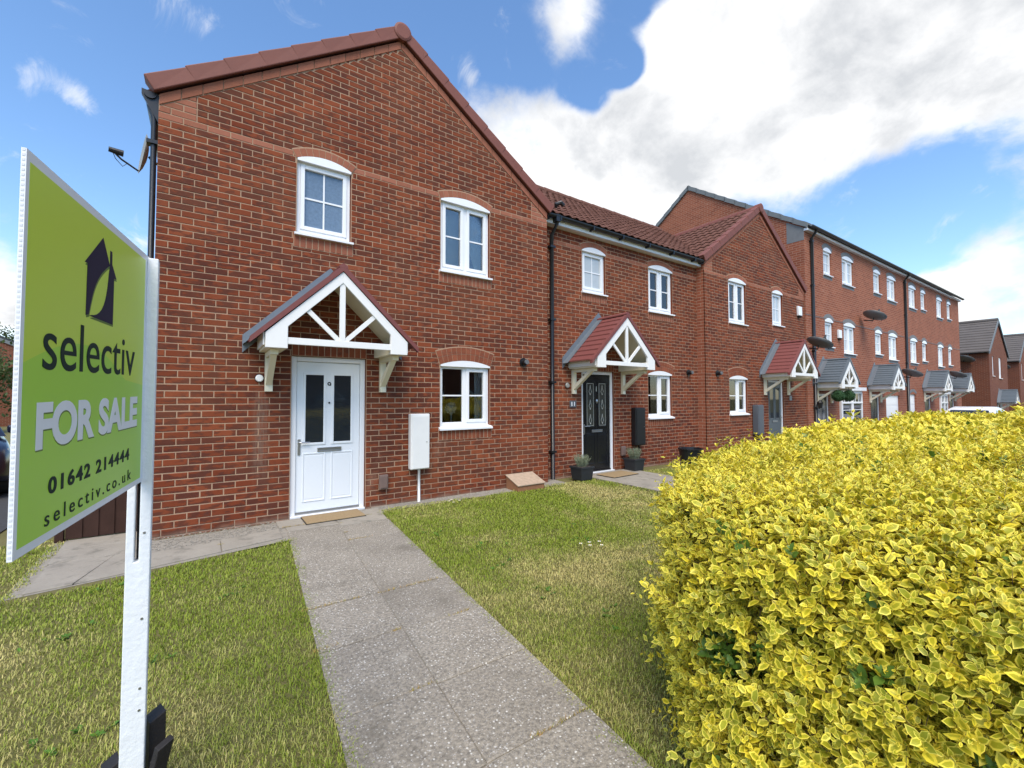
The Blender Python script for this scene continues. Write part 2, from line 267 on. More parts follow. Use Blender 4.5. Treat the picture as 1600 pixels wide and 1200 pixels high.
# ------------------------------------------------------------------ ground
def gz(x): t = min(1, max(0, (x - 9.) / 5.)); return -.34 * t * t * (3 - 2 * t)
mb = MB(); xs = [-600, -60, -10, 0, 8] + [9 + .5 * i for i in range(11)] + [30, 80, 900]; ys = [-600, -60, -9, -5, 0, 12, 80, 900]
mb.v = [(x, y, gz(x) - .03) for x in xs for y in ys]; ny = len(ys)
mb.f = [(i * ny + j, (i + 1) * ny + j, (i + 1) * ny + j + 1, i * ny + j + 1) for i in range(len(xs) - 1) for j in range(ny - 1)]
tag(ob('ground', mb, 'lawn_soil'), kind='structure')
tag(ob('road', MB().box(-80, 140, -16.5, -9.5, -.4, -.02 + .0), 'asphalt'), kind='structure')
tag(ob('kerb', MB().box(-80, 140, -9.5, -9.36, -.3, .09), 'smooth_slab'), kind='structure')
tag(ob('pavement', MB().box(-80, 140, -9.36, -7.4, -.3, .05), 'smooth_slab'), kind='structure')
tag(ob('parking_court', MB().box(15, 90, -7.3, -.3, -.6, gz(40) + .012), 'asphalt'), kind='structure')
tag(ob('side_driveway', MB().box(-9, -2.75, .6, 14, -.3, -.015), 'asphalt'), kind='structure')
# lawns: soil sheets, 4 mm over the ground
def pathL(y): return -.105 + (y + .84) * .078
def pathR(y): return 1.02 + (y + .33) * .092
mb = MB(); Y = [-.3, -1, -2, -3, -4, -5, -6, -7.2]
for i in range(len(Y) - 1): mb.add([(pathR(Y[i]) - .02, Y[i], -.012), (9.0, Y[i], -.012), (9.0, Y[i + 1], -.012), (pathR(Y[i + 1]) - .02, Y[i + 1], -.012)], [(0, 3, 2, 1)])
for i in range(1, len(Y) - 1): mb.add([(-7, Y[i], -.012), (pathL(Y[i]) + .02, Y[i], -.012), (pathL(Y[i + 1]) + .02, Y[i + 1], -.012), (-7, Y[i + 1], -.012)], [(0, 3, 2, 1)])
mb.add([(-7, .58, -.0115), (-7, -1.001, -.0115), (-2.06, -1.001, -.0115), (-2.06, .58, -.0115)], [(0, 1, 2, 3)])
tag(ob('lawn', mb, 'lawn_soil'), kind='structure')
# ------------------------------------------------------------------ garden path of slabs
def slab_mesh(pts, zt, th=.05):
    c = Vector((sum(p[0] for p in pts) / 4, sum(p[1] for p in pts) / 4)); b = MB(); e = .006
    inn = [(p[0] + (c.x - p[0]) * e * 3, p[1] + (c.y - p[1]) * e * 3) for p in pts]
    vs = [(p[0], p[1], -th) for p in pts] + [(p[0], p[1], zt - .004) for p in pts] + [(p[0], p[1], zt + random.uniform(-.002, .002)) for p in inn]
    b.add(vs, [(0, 1, 5, 4), (1, 2, 6, 5), (2, 3, 7, 6), (3, 0, 4, 7), (4, 5, 9, 8), (5, 6, 10, 9), (6, 7, 11, 10), (7, 4, 8, 11), (8, 9, 10, 11)]); return b
mb = MB(); 
for i in range(8): y0, y1 = -.05 - i * .9, -.05 - (i + 1) * .9; mb.add([(pathL(y0) - .02, y0, -.006), (pathR(y0) + .0, y0, -.006), (pathR(y1) + .0, y1, -.006), (pathL(y1) - .02, y1, -.006)], [(0, 3, 2, 1)])
path = tag(ob('path', mb, 'pebble'), kind='structure')
def pm(y): return .465 + (y + .3) * .0915
J = [-.62, -1.28, -1.92, -2.72, -3.33, -3.95, -4.55, -5.16, -5.77, -6.4, -7.0]; JR = [-.72, -1.34, -2.1, -2.74, -3.36, -3.97, -4.545, -5.15, -5.77, -6.4, -7.0]
for i in range(len(J) - 1):
    for a, b, jj in ((lambda y: pathL(y) - .02, lambda y: pm(y) - .003, J), (lambda y: pm(y) + .003, lambda y: pathR(y) + .015, JR)):
        y0, y1 = jj[i] - .004, jj[i + 1] + .004; z = random.uniform(-.003, .003)
        ob('paving_slab', slab_mesh([(a(y1), y1), (b(y1), y1), (b(y0), y0), (a(y0), y0)], .002 + z), 'slab', path)
for q in ([(-.16, -.40), (.13, -.40), (.13, -.07), (-.16, -.07)], [(.14, -.40), (.80, -.40), (.80, -.07), (.14, -.07)], [(.81, -.40), (1.06, -.40), (1.06, -.12), (.81, -.12)],
          [(-.10, -.61), (.44, -.61), (.44, -.41), (-.10, -.41)], [(.45, -.71), (.99, -.71), (1.03, -.41), (.45, -.41)]):
    ob('paving_slab', slab_mesh(q, .003), 'smooth_slab', path)
sp = tag(ob('side_path', MB().add([(-2.1, -1.25, -.010), (-.1, -.9, -.010), (-.1, -.1, -.010), (-1.34, -.1, -.010), (-1.4, .4, -.010), (-2.15, .4, -.010)], [(0, 1, 2, 3, 4, 5)]), 'pebble'), kind='structure')
for q in ([(-.72, -.93), (-.18, -.80), (-.17, -.42), (-.72, -.52)], [(-1.30, -1.07), (-.73, -.94), (-.73, -.53), (-1.30, -.62)], [(-1.72, -1.16), (-1.31, -1.08), (-1.31, -.50), (-1.55, -.42)],
          [(-2.0, -1.2), (-1.73, -1.165), (-1.56, -.46), (-2.0, -.46)], [(-2.02, -.45), (-1.41, -.45), (-1.41, -.02), (-2.03, -.02)], [(-2.03, -.01), (-1.41, -.01), (-1.41, .36), (-2.05, .36)]):
    ob('paving_slab', slab_mesh(q, .004), 'smooth_slab', sp)
np_ = tag(ob('neighbour_path', MB().add([(5.0, -7, -.008), (6.5, -7, -.008), (6.5, .2, -.008), (5.0, .2, -.008)], [(0, 1, 2, 3)]), 'soil'), kind='structure')
for i in range(8):
    for k in range(2): ob('paving_slab', slab_mesh([(5.1 + k * .68, -.03 - (i + 1) * .78), (5.77 + k * .68, -.03 - (i + 1) * .78), (5.77 + k * .68, -.04 - i * .78 + .22 * (i == 0)), (5.1 + k * .68, -.04 - i * .78 + .22 * (i == 0))], .003), 'smooth_slab', np_)
# ------------------------------------------------------------------ houses
def arch_geo(c, h): Rr = (c * c + h * h) / (2 * h); return Rr, h - Rr      # radius, centre z below the chord
def sub(iv, a, b):
    o = []
    for p, q in iv:
        if b <= p or a >= q: o.append((p, q)); continue
        if a > p: o.append((p, a))
        if b < q: o.append((b, q))
    return o
def wall_sheet(W, z0, z1, ops, y, top=None):
    xs = sorted({0, W} | {o[k] for o in ops for k in ('x0', 'x1')}); zs = sorted({z0, z1} | {min(z1, max(z0, o[k])) for o in ops for k in ('z0', 'z1')}); b = MB()
    for i in range(len(xs) - 1):
        for j in range(len(zs) - 1):
            xm, zm = (xs[i] + xs[i + 1]) / 2, (zs[j] + zs[j + 1]) / 2
            if any(o['x0'] < xm < o['x1'] and o['z0'] < zm < o['z1'] for o in ops): continue
            b.add([(xs[i], y, zs[j]), (xs[i + 1], y, zs[j]), (xs[i + 1], y, zs[j + 1]), (xs[i], y, zs[j + 1])], [(0, 1, 2, 3)])
    if top: b.add([(0, y, z1), (W, y, z1), (W / 2, y, top)], [(0, 1, 2)])
    return b
def reveals(ops, y0, d=.11):
    b = MB()
    for o in ops:
        a, c, e, f = o['x0'], o['x1'], o['z0'], o['z1']
        b.add([(a, y0, e), (a, y0 + d, e), (a, y0 + d, f), (a, y0, f)], [(0, 1, 2, 3)]); b.add([(c, y0, e), (c, y0, f), (c, y0 + d, f), (c, y0 + d, e)], [(0, 1, 2, 3)])
        b.add([(a, y0, f), (a, y0 + d, f), (c, y0 + d, f), (c, y0, f)], [(0, 1, 2, 3)]); b.add([(a, y0, e), (c, y0, e), (c, y0 + d, e), (a, y0 + d, e)], [(0, 1, 2, 3)])
    return b
def rnd_tint(cls=0.): return (random.random(), random.random() ** .8, cls)
BRL, BRH, CRS = .215, .065, .075
def lay(W, z0, zt, ops, slope=None, quoin=False):
    """list of (xa0,xb0,xa1,xb1,zb,zt,cls): every field brick of a stretcher-bond wall"""
    out = []; k = math.floor(z0 / CRS + .5)
    while k * CRS < zt:
        zb, ztp = k * CRS, min(k * CRS + BRH, zt); zm = (zb + ztp) / 2; iv = [(0., W)]; sal = quoin and k == 61
        if slope is not None and ztp > slope[0] - .2:
            l0, l1 = max(0, (zb - slope[0]) / slope[1]), max(0, (ztp - slope[0]) / slope[1])
            if W - 2 * l0 < .06: break
            l1 = min(l1, W / 2 - .002)
        else: l0 = l1 = 0
        for o in ops:
            if ztp - .012 > o['z0'] and zb + .012 < o['z1']: iv = sub(iv, o['x0'] - .01, o['x1'] + .01)
            if False and ztp - .012 > o['z0'] - .15 and zb + .012 < o['z0']: iv = sub(iv, o['x0'] - .04, o['x1'] + .04)
            if False and ztp - .012 > o['z1'] and zb + .012 < o['z1'] + .225: iv = sub(iv, o['x0'] - .01, o['x1'] + .01)
            if o.get('arch'):
                c = (o['x1'] - o['x0']) / 2 + .01; Rr, cz = arch_geo(c, o['arch']); cz += o['z1']; Re = Rr + .03; dz = zm - cz
                if zm > o['z1'] - .03 and dz < Re:
                    hw = min(math.sqrt(Re * Re - dz * dz), (c / Rr) * Re); m_ = (o['x0'] + o['x1']) / 2; iv = sub(iv, m_ - hw, m_ + hw)
        cuts = []
        if quoin and 61 < k <= 67 and l1 < .355: cuts = [.3475, W - .3475]
        off = 0 if k % 2 else -.1125; xx = off; joints = []
        while xx < W: joints.append(xx); xx += .225
        for p, q in iv:
            js = sorted([p] + [j for j in joints if p + .03 < j < q - .03 and all(abs(j - c) > .03 for c in cuts)] + [c for c in cuts if p < c < q] + [q + .01])
            for a, b in zip(js, js[1:]):
                a0, b0 = a, b - .01; a1, b1 = a0, b0
                if l1 > 0:
                    if b0 <= l0 + .02 or a0 >= W - l0 - .02: continue
                    a0, a1 = max(a0, l0), max(a0, l1); b0, b1 = min(b0, W - l0), min(b0, W - l1)
                    a1 = min(a1, b0 - .001) if a1 < b0 else b0 - .001; b1 = max(b1, a1 + .001)
                if b0 - a0 < .015: continue
                cls = 1. if sal or (cuts and ((a + b) / 2 < .35 or (a + b) / 2 > W - .35)) else 0.
                out.append((a0, b0, a1, b1, zb, ztp, cls))
        k += 1
    return out
def brick_mb(mb, B, y=0., d=.03, tint=None):
    a0, b0, a1, b1, zb, zt, cls = B; t = tint or rnd_tint(cls); j = random.uniform(-.0015, .0015); y += j; e = .004
    mb.add([(a0, y + e, zb), (b0, y + e, zb), (b1, y + e, zt), (a1, y + e, zt), (a0 + e, y, zb + e), (b0 - e, y, zb + e), (b1 - e, y, zt - e), (a1 + e, y, zt - e), (a0, y + d, zb), (b0, y + d, zb), (b1, y + d, zt), (a1, y + d, zt)],
           [(4, 5, 6, 7), (0, 1, 5, 4), (1, 2, 6, 5), (2, 3, 7, 6), (3, 0, 4, 7), (8, 9, 1, 0), (9, 10, 2, 1), (10, 11, 3, 2), (11, 8, 0, 3)], t)
STD = []
for i in range(18):
    b = MB(); brick_mb(b, (0, BRL, 0, BRL, 0, BRH, 0), tint=rnd_tint()); me = b.mesh('brick'); me.materials.append(MATS['brick']); STD.append(me)
def wedge(mb, P, y0, y1, tint): mb.prism_y(P, y0, y1, tint)
def arch(par, o, single, cls, rings):
    c = (o['x1'] - o['x0']) / 2 + .01; Rr, cz = arch_geo(c, o['arch']); m_ = (o['x0'] + o['x1']) / 2; cz += o['z1']; th = math.asin(c / Rr); t = o['ring'] / rings
    poly = lambda r0, r1, a0, a1: [(m_ + r0 * math.sin(a0), cz + r0 * math.cos(a0)), (m_ + r0 * math.sin(a1), cz + r0 * math.cos(a1)), (m_ + r1 * math.sin(a1), cz + r1 * math.cos(a1)), (m_ + r1 * math.sin(a0), cz + r1 * math.cos(a0))]
    n = max(7, round(2 * th * Rr / .075)); bk = MB(); N = 24
    for i in range(N): bk.prism_y(poly(Rr - .002, Rr + o['ring'] + .012, -th - .004 + (2 * th + .008) * i / N, -th - .004 + (2 * th + .008) * (i + 1) / N), -.003, .02)
    ob('arch_mortar', bk, 'mortar', par); joined = MB()
    for g in range(rings):
        for i in range(n):
            a0, a1 = -th + 2 * th * i / n, -th + 2 * th * (i + 1) / n; q = .004 / Rr; b = MB() if single else joined
            b.prism_y(poly(Rr + g * t + .003, Rr + (g + 1) * t - .005, a0 + q, a1 - q), -.008 + random.uniform(-.001, .001), .02, (random.random(), random.random() * .4, cls))
            if single: ob('arch_brick', b, 'brick', par)
    if not single: ob('arch', joined, 'brick', par)
    # white head panel below the arch
    seg = 14; pts = [(m_ + (c - .012) * (1 - 2 * i / seg), 0) for i in range(seg + 1)]
    top = [(x, cz + math.sqrt(max(0, (Rr - .004) ** 2 - (x - m_) ** 2))) for x, _ in pts]
    return [(m_ - c + .012, o['z1'] - .025), (m_ + c - .012, o['z1'] - .025)] + top
def soldiers(par, x0, x1, z0, z1, single, cls, name):
    n = round((x1 - x0) / .075); w = (x1 - x0) / n; j = MB()
    ob(name + '_mortar', MB().box(x0 - .002, x1 + .002, -.003, .02, z0 - .002, z1 + .002), 'mortar', par)
    for i in range(n):
        b = MB() if single else j
        brick_mb(b, (x0 + i * w + .005, x0 + (i + 1) * w - .005, x0 + i * w + .005, x0 + (i + 1) * w - .005, z0 + .004, z1 - .004, cls), -.007, .018, (random.random(), random.random() * .45, cls))
        if single: ob(name + '_brick', b, 'brick', par)
    if not single: ob(name, j, 'brick', par)
def bars(mb, x0, x1, z0, z1, w, y0, y1):
    mb.box(x0, x0 + w, y0, y1, z0, z1); mb.box(x1 - w, x1, y0, y1, z0, z1); mb.box(x0 + w, x1 - w, y0, y1, z0, z0 + w); mb.box(x0 + w, x1 - w, y0, y1, z1 - w, z1)
def wavy(x0, x1, y, z0, z1, n=5, amp=.02):
    b = MB(); N = n * 6
    for i in range(N + 1): x = x0 + (x1 - x0) * i / N; yy = y + amp * math.sin(2 * math.pi * n * i / N); b.v += [(x, yy, z0), (x, yy, z1)]
    b.f = [(2 * i, 2 * i + 2, 2 * i + 3, 2 * i + 1) for i in range(N)]; return b
def window(par, o, kind, pane='glass', rec=.045, head=None, dress=None, far=False):
    x0, x1, z0, z1 = o['x0'] + .003, o['x1'] - .003, o['z0'] + .003, o['z1'] - .003; b = MB(); bars(b, x0, x1, z0 + .03, z1, .045, rec, rec + .07)
    if kind != 'single': xm = (x0 + x1) / 2; b.box(xm - .028, xm + .028, rec + .001, rec + .069, z0 + .075, z1 - .045)
    f = ob('window', b, 'white_upvc', par, bevel=0 if far else .006)
    cells = [(x0 + .045, x1 - .045)] if kind == 'single' else [(x0 + .045, xm - .028), (xm + .028, x1 - .045)]
    for i, (a, c) in enumerate(cells):
        e, g = z0 + .075, z1 - .045; sw = .05
        if kind == 'ground' and i == 0: sw = .012
        s = MB(); bars(s, a, c, e, g, sw, rec - (.012 if sw > .02 else -.01), rec + .05); so_ = ob('sash', s, 'white_upvc', f, bevel=0 if far else .005)
        a, c, e, g = a + sw, c - sw, e + sw, g - sw
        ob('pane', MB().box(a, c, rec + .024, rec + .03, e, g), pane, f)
        q = MB(); zm = (e + g) / 2; q.box(a, c, rec + .014, rec + .023, zm - .011, zm + .011)
        if kind == 'single': q.box((a + c) / 2 - .01, (a + c) / 2 + .01, rec + .015, rec + .0225, e, g)
        ob('glazing_bar', q, 'white_upvc', f)
    ob('sill', MB().prism_x([(-.055, z0 - .028), (rec + .06, z0 - .028), (rec + .06, z0 + .03), (rec - .005, z0 + .03), (-.055, z0 - .002)], x0 - .03, x1 + .03), 'white_upvc', f)
    if head: ob('head_panel', MB().prism_y(head, -.012, rec + .02), 'white_upvc', f)
    if pane == 'glass':
        r = MB(); X0, X1, Z0, Z1, Y0, Y1 = x0 - .4, x1 + .4, z0 - .5, z1 + .25, rec + .11, 2.4
        r.add([(X0, Y0, Z0), (X1, Y0, Z0), (X1, Y1, Z0), (X0, Y1, Z0), (X0, Y0, Z1), (X1, Y0, Z1), (X1, Y1, Z1), (X0, Y1, Z1)], [(0, 1, 2, 3), (7, 6, 5, 4), (1, 5, 6, 2), (2, 6, 7, 3), (3, 7, 4, 0)])
        ob('room', r, 'room', f)
        if dress == 'blue':
            ob('curtain', wavy(xm + .03, x1 - .05, rec + .16, z0 + .05, z1 - .05, 4, .012), 'curtain', f)
            ob('curtain_lining', MB().add([(xm + .06, rec + .145, z0 + .06), (x1 - .14, rec + .145, z0 + .06), (xm + .12, rec + .145, (z0 + z1) / 2 - .0), (xm + .06, rec + .145, (z0 + z1) / 2)], [(0, 1, 2, 3)]), 'blue_curtain', f)
            ob('blind', MB().box(x0 + .03, xm + .02, rec + .2, rec + .205, z0 + .05, z1), 'curtain', f)
        if dress == 'net':
            ob('curtain', wavy(x0 + .03, xm - .1, rec + .16, z0 + .05, z1 - .05, 4, .014), 'curtain', f); ob('curtain', wavy(xm + .12, x1 - .03, rec + .16, z0 + .05, z1 - .05, 4, .014), 'curtain', f)
        if dress == 'half': ob('blind', MB().box(x0 + .03, x1 - .03, rec + .15, rec + .155, (z0 + z1) / 2 + .02, z1), 'blind', f)
        if dress == 'edge': ob('curtain', wavy(x1 - .17, x1 - .04, rec + .16, z0 + .05, z1 - .05, 2, .014), 'curtain', f)
    return f
def text_mesh(s, size, bold=0., width=None, shear=0., spacing=1.):
    c = bpy.data.curves.new('lettering', 'FONT'); c.body = s; c.size = size; c.offset = bold; c.shear = shear; c.space_character = spacing; c.resolution_u = 6; c.fill_mode = 'FRONT'; c.extrude = .0004
    o = bpy.data.objects.new('lettering', c); COL.objects.link(o); dg = bpy.context.evaluated_depsgraph_get(); me = bpy.data.meshes.new_from_object(o.evaluated_get(dg))
    bpy.data.objects.remove(o); bpy.data.curves.remove(c); me.materials.clear(); return me
def fit(me, M): me.transform(M); return me
def mesh_bounds(me):
    a = np.zeros(len(me.vertices) * 3, 'f'); me.vertices.foreach_get('co', a); a = a.reshape(-1, 3); return a.min(0), a.max(0)
def put_text(s, par, mat, x0, x1, z0, z1, y, bold=0., name='lettering', spacing=1.):   # fitted into x0..x1, z0..z1, facing -y
    me = text_mesh(s, .1, bold, spacing=spacing); lo, hi = mesh_bounds(me); sx, sz = (x1 - x0) / (hi[0] - lo[0]), (z1 - z0) / (hi[1] - lo[1])
    me.transform(Matrix(((sx, 0, 0, x0 - lo[0] * sx), (0, 0, -1, y), (0, sz, 0, z0 - lo[1] * sz), (0, 0, 0, 1)))); return link(name, me, mat, par)
def door(par, o, mat, style, fmat='white_upvc'):
    x0, x1, z0, z1 = o['x0'] + .003, o['x1'] - .003, .012, o['z1'] - .003; rec = .035; b = MB(); fw = .062
    b.box(x0, x0 + fw, rec, rec + .08, z0, z1); b.box(x1 - fw, x1, rec, rec + .08, z0, z1); b.box(x0 + fw, x1 - fw, rec, rec + .08, z1 - fw, z1); b.box(x0, x1, rec - .05, rec + .08, -.03, z0 + .001)
    f = ob('door_frame', b, fmat, par, bevel=.006); a, c = x0 + fw + .004, x1 - fw - .004; w = c - a; Y = rec + .022
    d = ob('door', MB().box(a, c, Y, Y + .045, z0 + .03, z1 - fw - .004), mat, par, bevel=.004)
    ob('threshold', MB().box(a, c, Y - .02, Y + .02, z0 + .002, z0 + .028), 'steel' if mat == 'door_white' else mat, d)
    h = z1 - z0
    for i in (0, 1):
        p0 = a + w * (.135 if i == 0 else .575); p1 = p0 + w * .275; q0, q1 = z0 + h * .45, z0 + h * .885; s = MB()
        bars(s, p0 - .03, p1 + .03, q0 - .03, q1 + .03, .03, Y - .012, Y + .002); ob('pane_frame', s, mat, d, bevel=.004)
        ob('pane', MB().box(p0, p1, Y - .004, Y - .0005, q0, q1), 'dark_glass' if style != 'leaded' else 'lead_glass', d)
        if style == 'leaded':
            pc = (p0 + p1) / 2
            for k in range(3):
                zc = q0 + (q1 - q0) * (k + .5) / 3; r_ = MB()
                for s_ in (-1, 1): r_.tube([(pc, Y - .006, zc - .1), (pc + s_ * .035, Y - .006, zc - .03), (pc + s_ * .012, Y - .006, zc + .03), (pc, Y - .006, zc + .1)], .0045, 5)
                ob('leading', r_, 'leaded', d)
            r_ = MB(); bars(r_, p0 + .012, p1 - .012, q0 + .012, q1 - .012, .007, Y - .007, Y - .003); ob('leading', r_, 'leaded', d)
        if style != 'plain':
            s = MB(); g0, g1 = z0 + h * .075, z0 + h * .385; bars(s, p0 - .03, p1 + .03, g0, g1, .018, Y - .008, Y + .002); s.hexa([(p0, Y - .002, g0 + .035), (p1, Y - .002, g0 + .035), (p1, Y + .01, g0 + .035), (p0, Y + .01, g0 + .035), (p0, Y - .002, g1 - .035), (p1, Y - .002, g1 - .035), (p1, Y + .01, g1 - .035), (p0, Y + .01, g1 - .035)])
            ob('raised_panel', s, mat, d, bevel=.005)
    lb = MB(); bars(lb, a + w * .32, a + w * .70, z0 + h * .385 + .01, z0 + h * .385 + .062, .012, Y - .02, Y - .001); lb.box(a + w * .32 + .012, a + w * .70 - .012, Y - .014, Y - .001, z0 + h * .385 + .022, z0 + h * .385 + .05)
    ob('letterbox', lb, 'steel', d, bevel=.003)
    hd = MB(); hx = a + .035 if style != 'plain' else c - .035; s_ = 1 if style != 'plain' else -1; hz = z0 + h * .455
    hd.box(hx - .016, hx + .016, Y - .012, Y - .001, hz - .16, hz + .04); hd.tube([(hx, Y - .01, hz), (hx, Y - .045, hz), (hx + s_ * .02, Y - .05, hz), (hx + s_ * .12, Y - .05, hz - .002)], .0085, 8); ob('handle', hd, 'steel', d)
    if style == 'nine':
        put_text('9', d, 'black_plastic', a + w * .468, a + w * .53, z0 + h * .80, z0 + h * .842, Y - .003, .002, 'door_number')
        ob('spyhole', MB().tube([((a + c) / 2, Y - .012, z0 + h * .705), ((a + c) / 2, Y, z0 + h * .705)], .012, 12), 'black_plastic', d)
    if style == 'leaded':
        ob('knocker', MB().lathe([(0, -.05), (.02, -.035), (.026, 0), (.02, .035), (0, .05)], 10, ((a + c) / 2, Y - .01, z0 + h * .70)), 'steel', d); ob('door_number', MB().box((a + c) / 2 - .008, (a + c) / 2 + .008, Y - .006, Y - .0005, z0 + h * .80, z0 + h * .85), 'leaded', d)
    return f
def canopy(par, cx, zr, half, dep, tile, drop=.98, zbot=2.04, leftflash=True, scale=1.):
    """gabled timber canopy: ridge height zr at the wall, eaves half out, dep deep"""
    k = drop; cp = link('door_canopy', None, None, par); zf = lambda x: zr - abs(x) * k; nt = 9
    hb, hi = half - .115, half - .335; y0 = -dep
    for s in (-1, 1):
        L_ = half / nt
        for i in range(nt):      # stepped tile courses
            xa, xb = i * L_, (i + 1) * L_ + .012; up = .03
            P = [(cx + s * xa, zf(xa) + .004), (cx + s * xb, zf(xb) + up), (cx + s * xb, zf(xb) + up - .022), (cx + s * xa, zf(xa) - .02)]
            if s > 0: P = P[::-1]
            ob('tile_course', MB().prism_y(P, y0 + .03, -.002), tile, cp)
        P = [(cx, zr + .03), (cx + s * (half + .03), zf(half + .03) + .03), (cx + s * (half + .03), zf(half + .03) - .035), (cx, zr - .05)]
        ob('verge_trim', MB().prism_y(P if s < 0 else P[::-1], y0 - .035, y0 + .028), tile, cp)
        # bargeboard with its foot
        a = .045; P = [(cx, zr - .055), (cx + s * hb, zf(hb) - .055), (cx + s * hb, zbot), (cx + s * hi, zbot), (cx + s * hi, zbot + .245), (cx, zbot + .245 + hi * k)]
        ob('bargeboard', MB().prism_y(P if s < 0 else P[::-1], y0 - .02, y0 + .025), 'white_paint', cp, bevel=.004)
        P = [(cx, zr - .055), (cx + s * hb, zf(hb) - .055), (cx + s * hb, zf(hb) - .085), (cx, zr - .085)]
        ob('soffit_lining', MB().prism_y(P if s < 0 else P[::-1], y0 + .026, -.003), 'cream_paint', cp)
        xa, xb = sorted((cx + s * hi, cx + s * hb)); ob('eaves_box', MB().box(xa + .002, xb - .002, y0 + .026, -.003, zbot + .002, zf(hb) - .088), 'cream_paint', cp)
        xa, xb = sorted((cx + s * (hb + .004), cx + s * (hb + .02))); ob('fascia', MB().box(xa, xb, y0 + .02, -.002, zbot + .03, zf(hb) - .05), 'white_paint', cp)
        # strut of the fan
        st = MB(); d = Vector((s * .42, .40)).normalized(); n_ = Vector((-d.y, d.x)) * .026; p = Vector((cx + s * .02, zbot + .11)); q_ = p + d * ((hi * .98) / 1.42 + .13) ; poly = [p - n_, q_ - n_, q_ + n_, p + n_]
        st.prism_y([tuple(v) for v in poly], y0 - .004, y0 + .022); ob('strut', st, 'white_paint', cp)
        # gallows bracket
        bx = cx + s * (hi + .115); br = MB(); br.box(bx - .042, bx + .042, -.055, -.002, zbot - .47, zbot - .001); br.box(bx - .04, bx + .04, -dep * .82, -.056, zbot - .06, zbot - .0015)
        br.hexa([(bx - .034, -.05, zbot - .40), (bx + .034, -.05, zbot - .40), (bx + .034, -.05, zbot - .31), (bx - .034, -.05, zbot - .31), (bx - .034, -dep * .72, zbot - .06), (bx + .034, -dep * .72, zbot - .06), (bx + .034, -dep * .60, zbot - .055), (bx - .034, -dep * .60, zbot - .055)])
        ob('bracket', br, 'cream_paint', cp)
        # lead flashing: upstand on the wall and skirt on the tiles
        P = [(cx, zr + .15), (cx + s * (half + .06), zf(half + .06) + .15), (cx + s * (half + .06), zf(half + .06) - .06), (cx, zr - .06)]
        ob('flashing', MB().prism_y(P if s < 0 else P[::-1], -.014, -.006), 'lead', cp)
        P = [(cx, zr + .036), (cx + s * (half + .055), zf(half + .055) + .036), (cx + s * (half + .055), zf(half + .055) + .028), (cx, zr + .028)]
        ob('flashing_skirt', MB().prism_y(P if s < 0 else P[::-1], -.15, -.012), 'lead', cp)
    ob('ridge_cap', MB().prism_y([(cx - .05, zr - .01), (cx + .05, zr - .01), (cx + .05, zr + .012), (cx, zr + .045), (cx - .05, zr + .012)], y0 - .036, -.015), tile, cp)
    ob('tie_beam', MB().box(cx - hi, cx + hi, y0 - .012, y0 + .028, zbot + .05, zbot + .125), 'white_paint', cp, bevel=.003)
    ob('king_post', MB().box(cx - .032, cx + .032, y0 - .009, y0 + .024, zbot + .125, zbot + .25 + hi * k), 'white_paint', cp, bevel=.003)
    return cp
def gutter(par, a, b, r=.055, name='gutter'):
    a, b = Vector(a), Vector(b); d = (b - a).normalized(); u = d.cross(Vector((0, 0, 1))); m_ = MB(); n = 10
    for p in (a, b):
        for rr in (r, r - .006):
            for i in range(n + 1): t = math.pi * i / n; m_.v.append(tuple(p + u * (rr * math.cos(t)) - Vector((0, 0, rr * math.sin(t)))))
    w = n + 1
    for i in range(n): m_.f += [(i, i + 1, 2 * w + i + 1, 2 * w + i), (w + i + 1, w + i, 3 * w + i, 3 * w + i + 1), (i, w + i, w + i + 1, i + 1), (2 * w + i + 1, 3 * w + i + 1, 3 * w + i, 2 * w + i)]
    for i in (0, n): m_.f.append((i, 2 * w + i, 3 * w + i, w + i))
    return ob(name, m_, 'black_plastic', par)
def downpipe(par, pts, r=.036, clips=()):
    p = ob('downpipe', MB().tube(pts, r, 12), 'black_plastic', par, True)
    for z in clips: x, y = pts[-1][0], pts[-1][1]; ob('pipe_clip', MB().box(x - .06, x + .06, y - .045, y + .06, z - .02, z + .02), 'black_plastic', p)
    return p
def pantile():
    b = MB(); W, Lh, n = .212, .36, 9
    for j in (0, 1):
        for lo in (0, 1):
            for i in range(n):
                u = i / (n - 1); z = .016 * math.cos(2 * math.pi * (u - .22)) * (1 if u < .72 else .6) + (.0 if j == 0 else .0) + (.026 if j == 0 else 0) - .014 * lo
                b.v.append((u * W, j * Lh, z))
    k = n
    for i in range(n - 1): b.f += [(i, i + 1, 2 * k + i + 1, 2 * k + i), (i + 1, i, k + i, k + i + 1), (k + i + 1, k + i, 3 * k + i, 3 * k + i + 1)]
    me = b.mesh('roof_tile'); me.materials.append(MATS['roof_tile']); me.polygons.foreach_set('use_smooth', [True] * len(me.polygons)); return me
PANTILE = pantile()
def tiles(par, O, ux, uv, cols, rows, keep, gx=.2, gy=.32, name='roof_tile'):
    """one object per tile; O lower left corner, ux along the eaves, uv up the slope (unit vectors)"""
    ux, uv = Vector(ux), Vector(uv).normalized(); n = ux.cross(uv); M = Matrix((ux, uv, n)).transposed().to_4x4()
    for j in range(rows):
        for i in range(cols):
            p = Vector(O) + ux * (i * gx) + uv * (j * gy)
            if not keep(p + uv * .1 + ux * .1): continue
            o = link(name, PANTILE, None, par); o.matrix_local = Matrix.Translation(p + n * random.uniform(-.003, .003)) @ M @ Matrix.Rotation(random.uniform(-.012, .012), 4, 'Z')
SL = .69
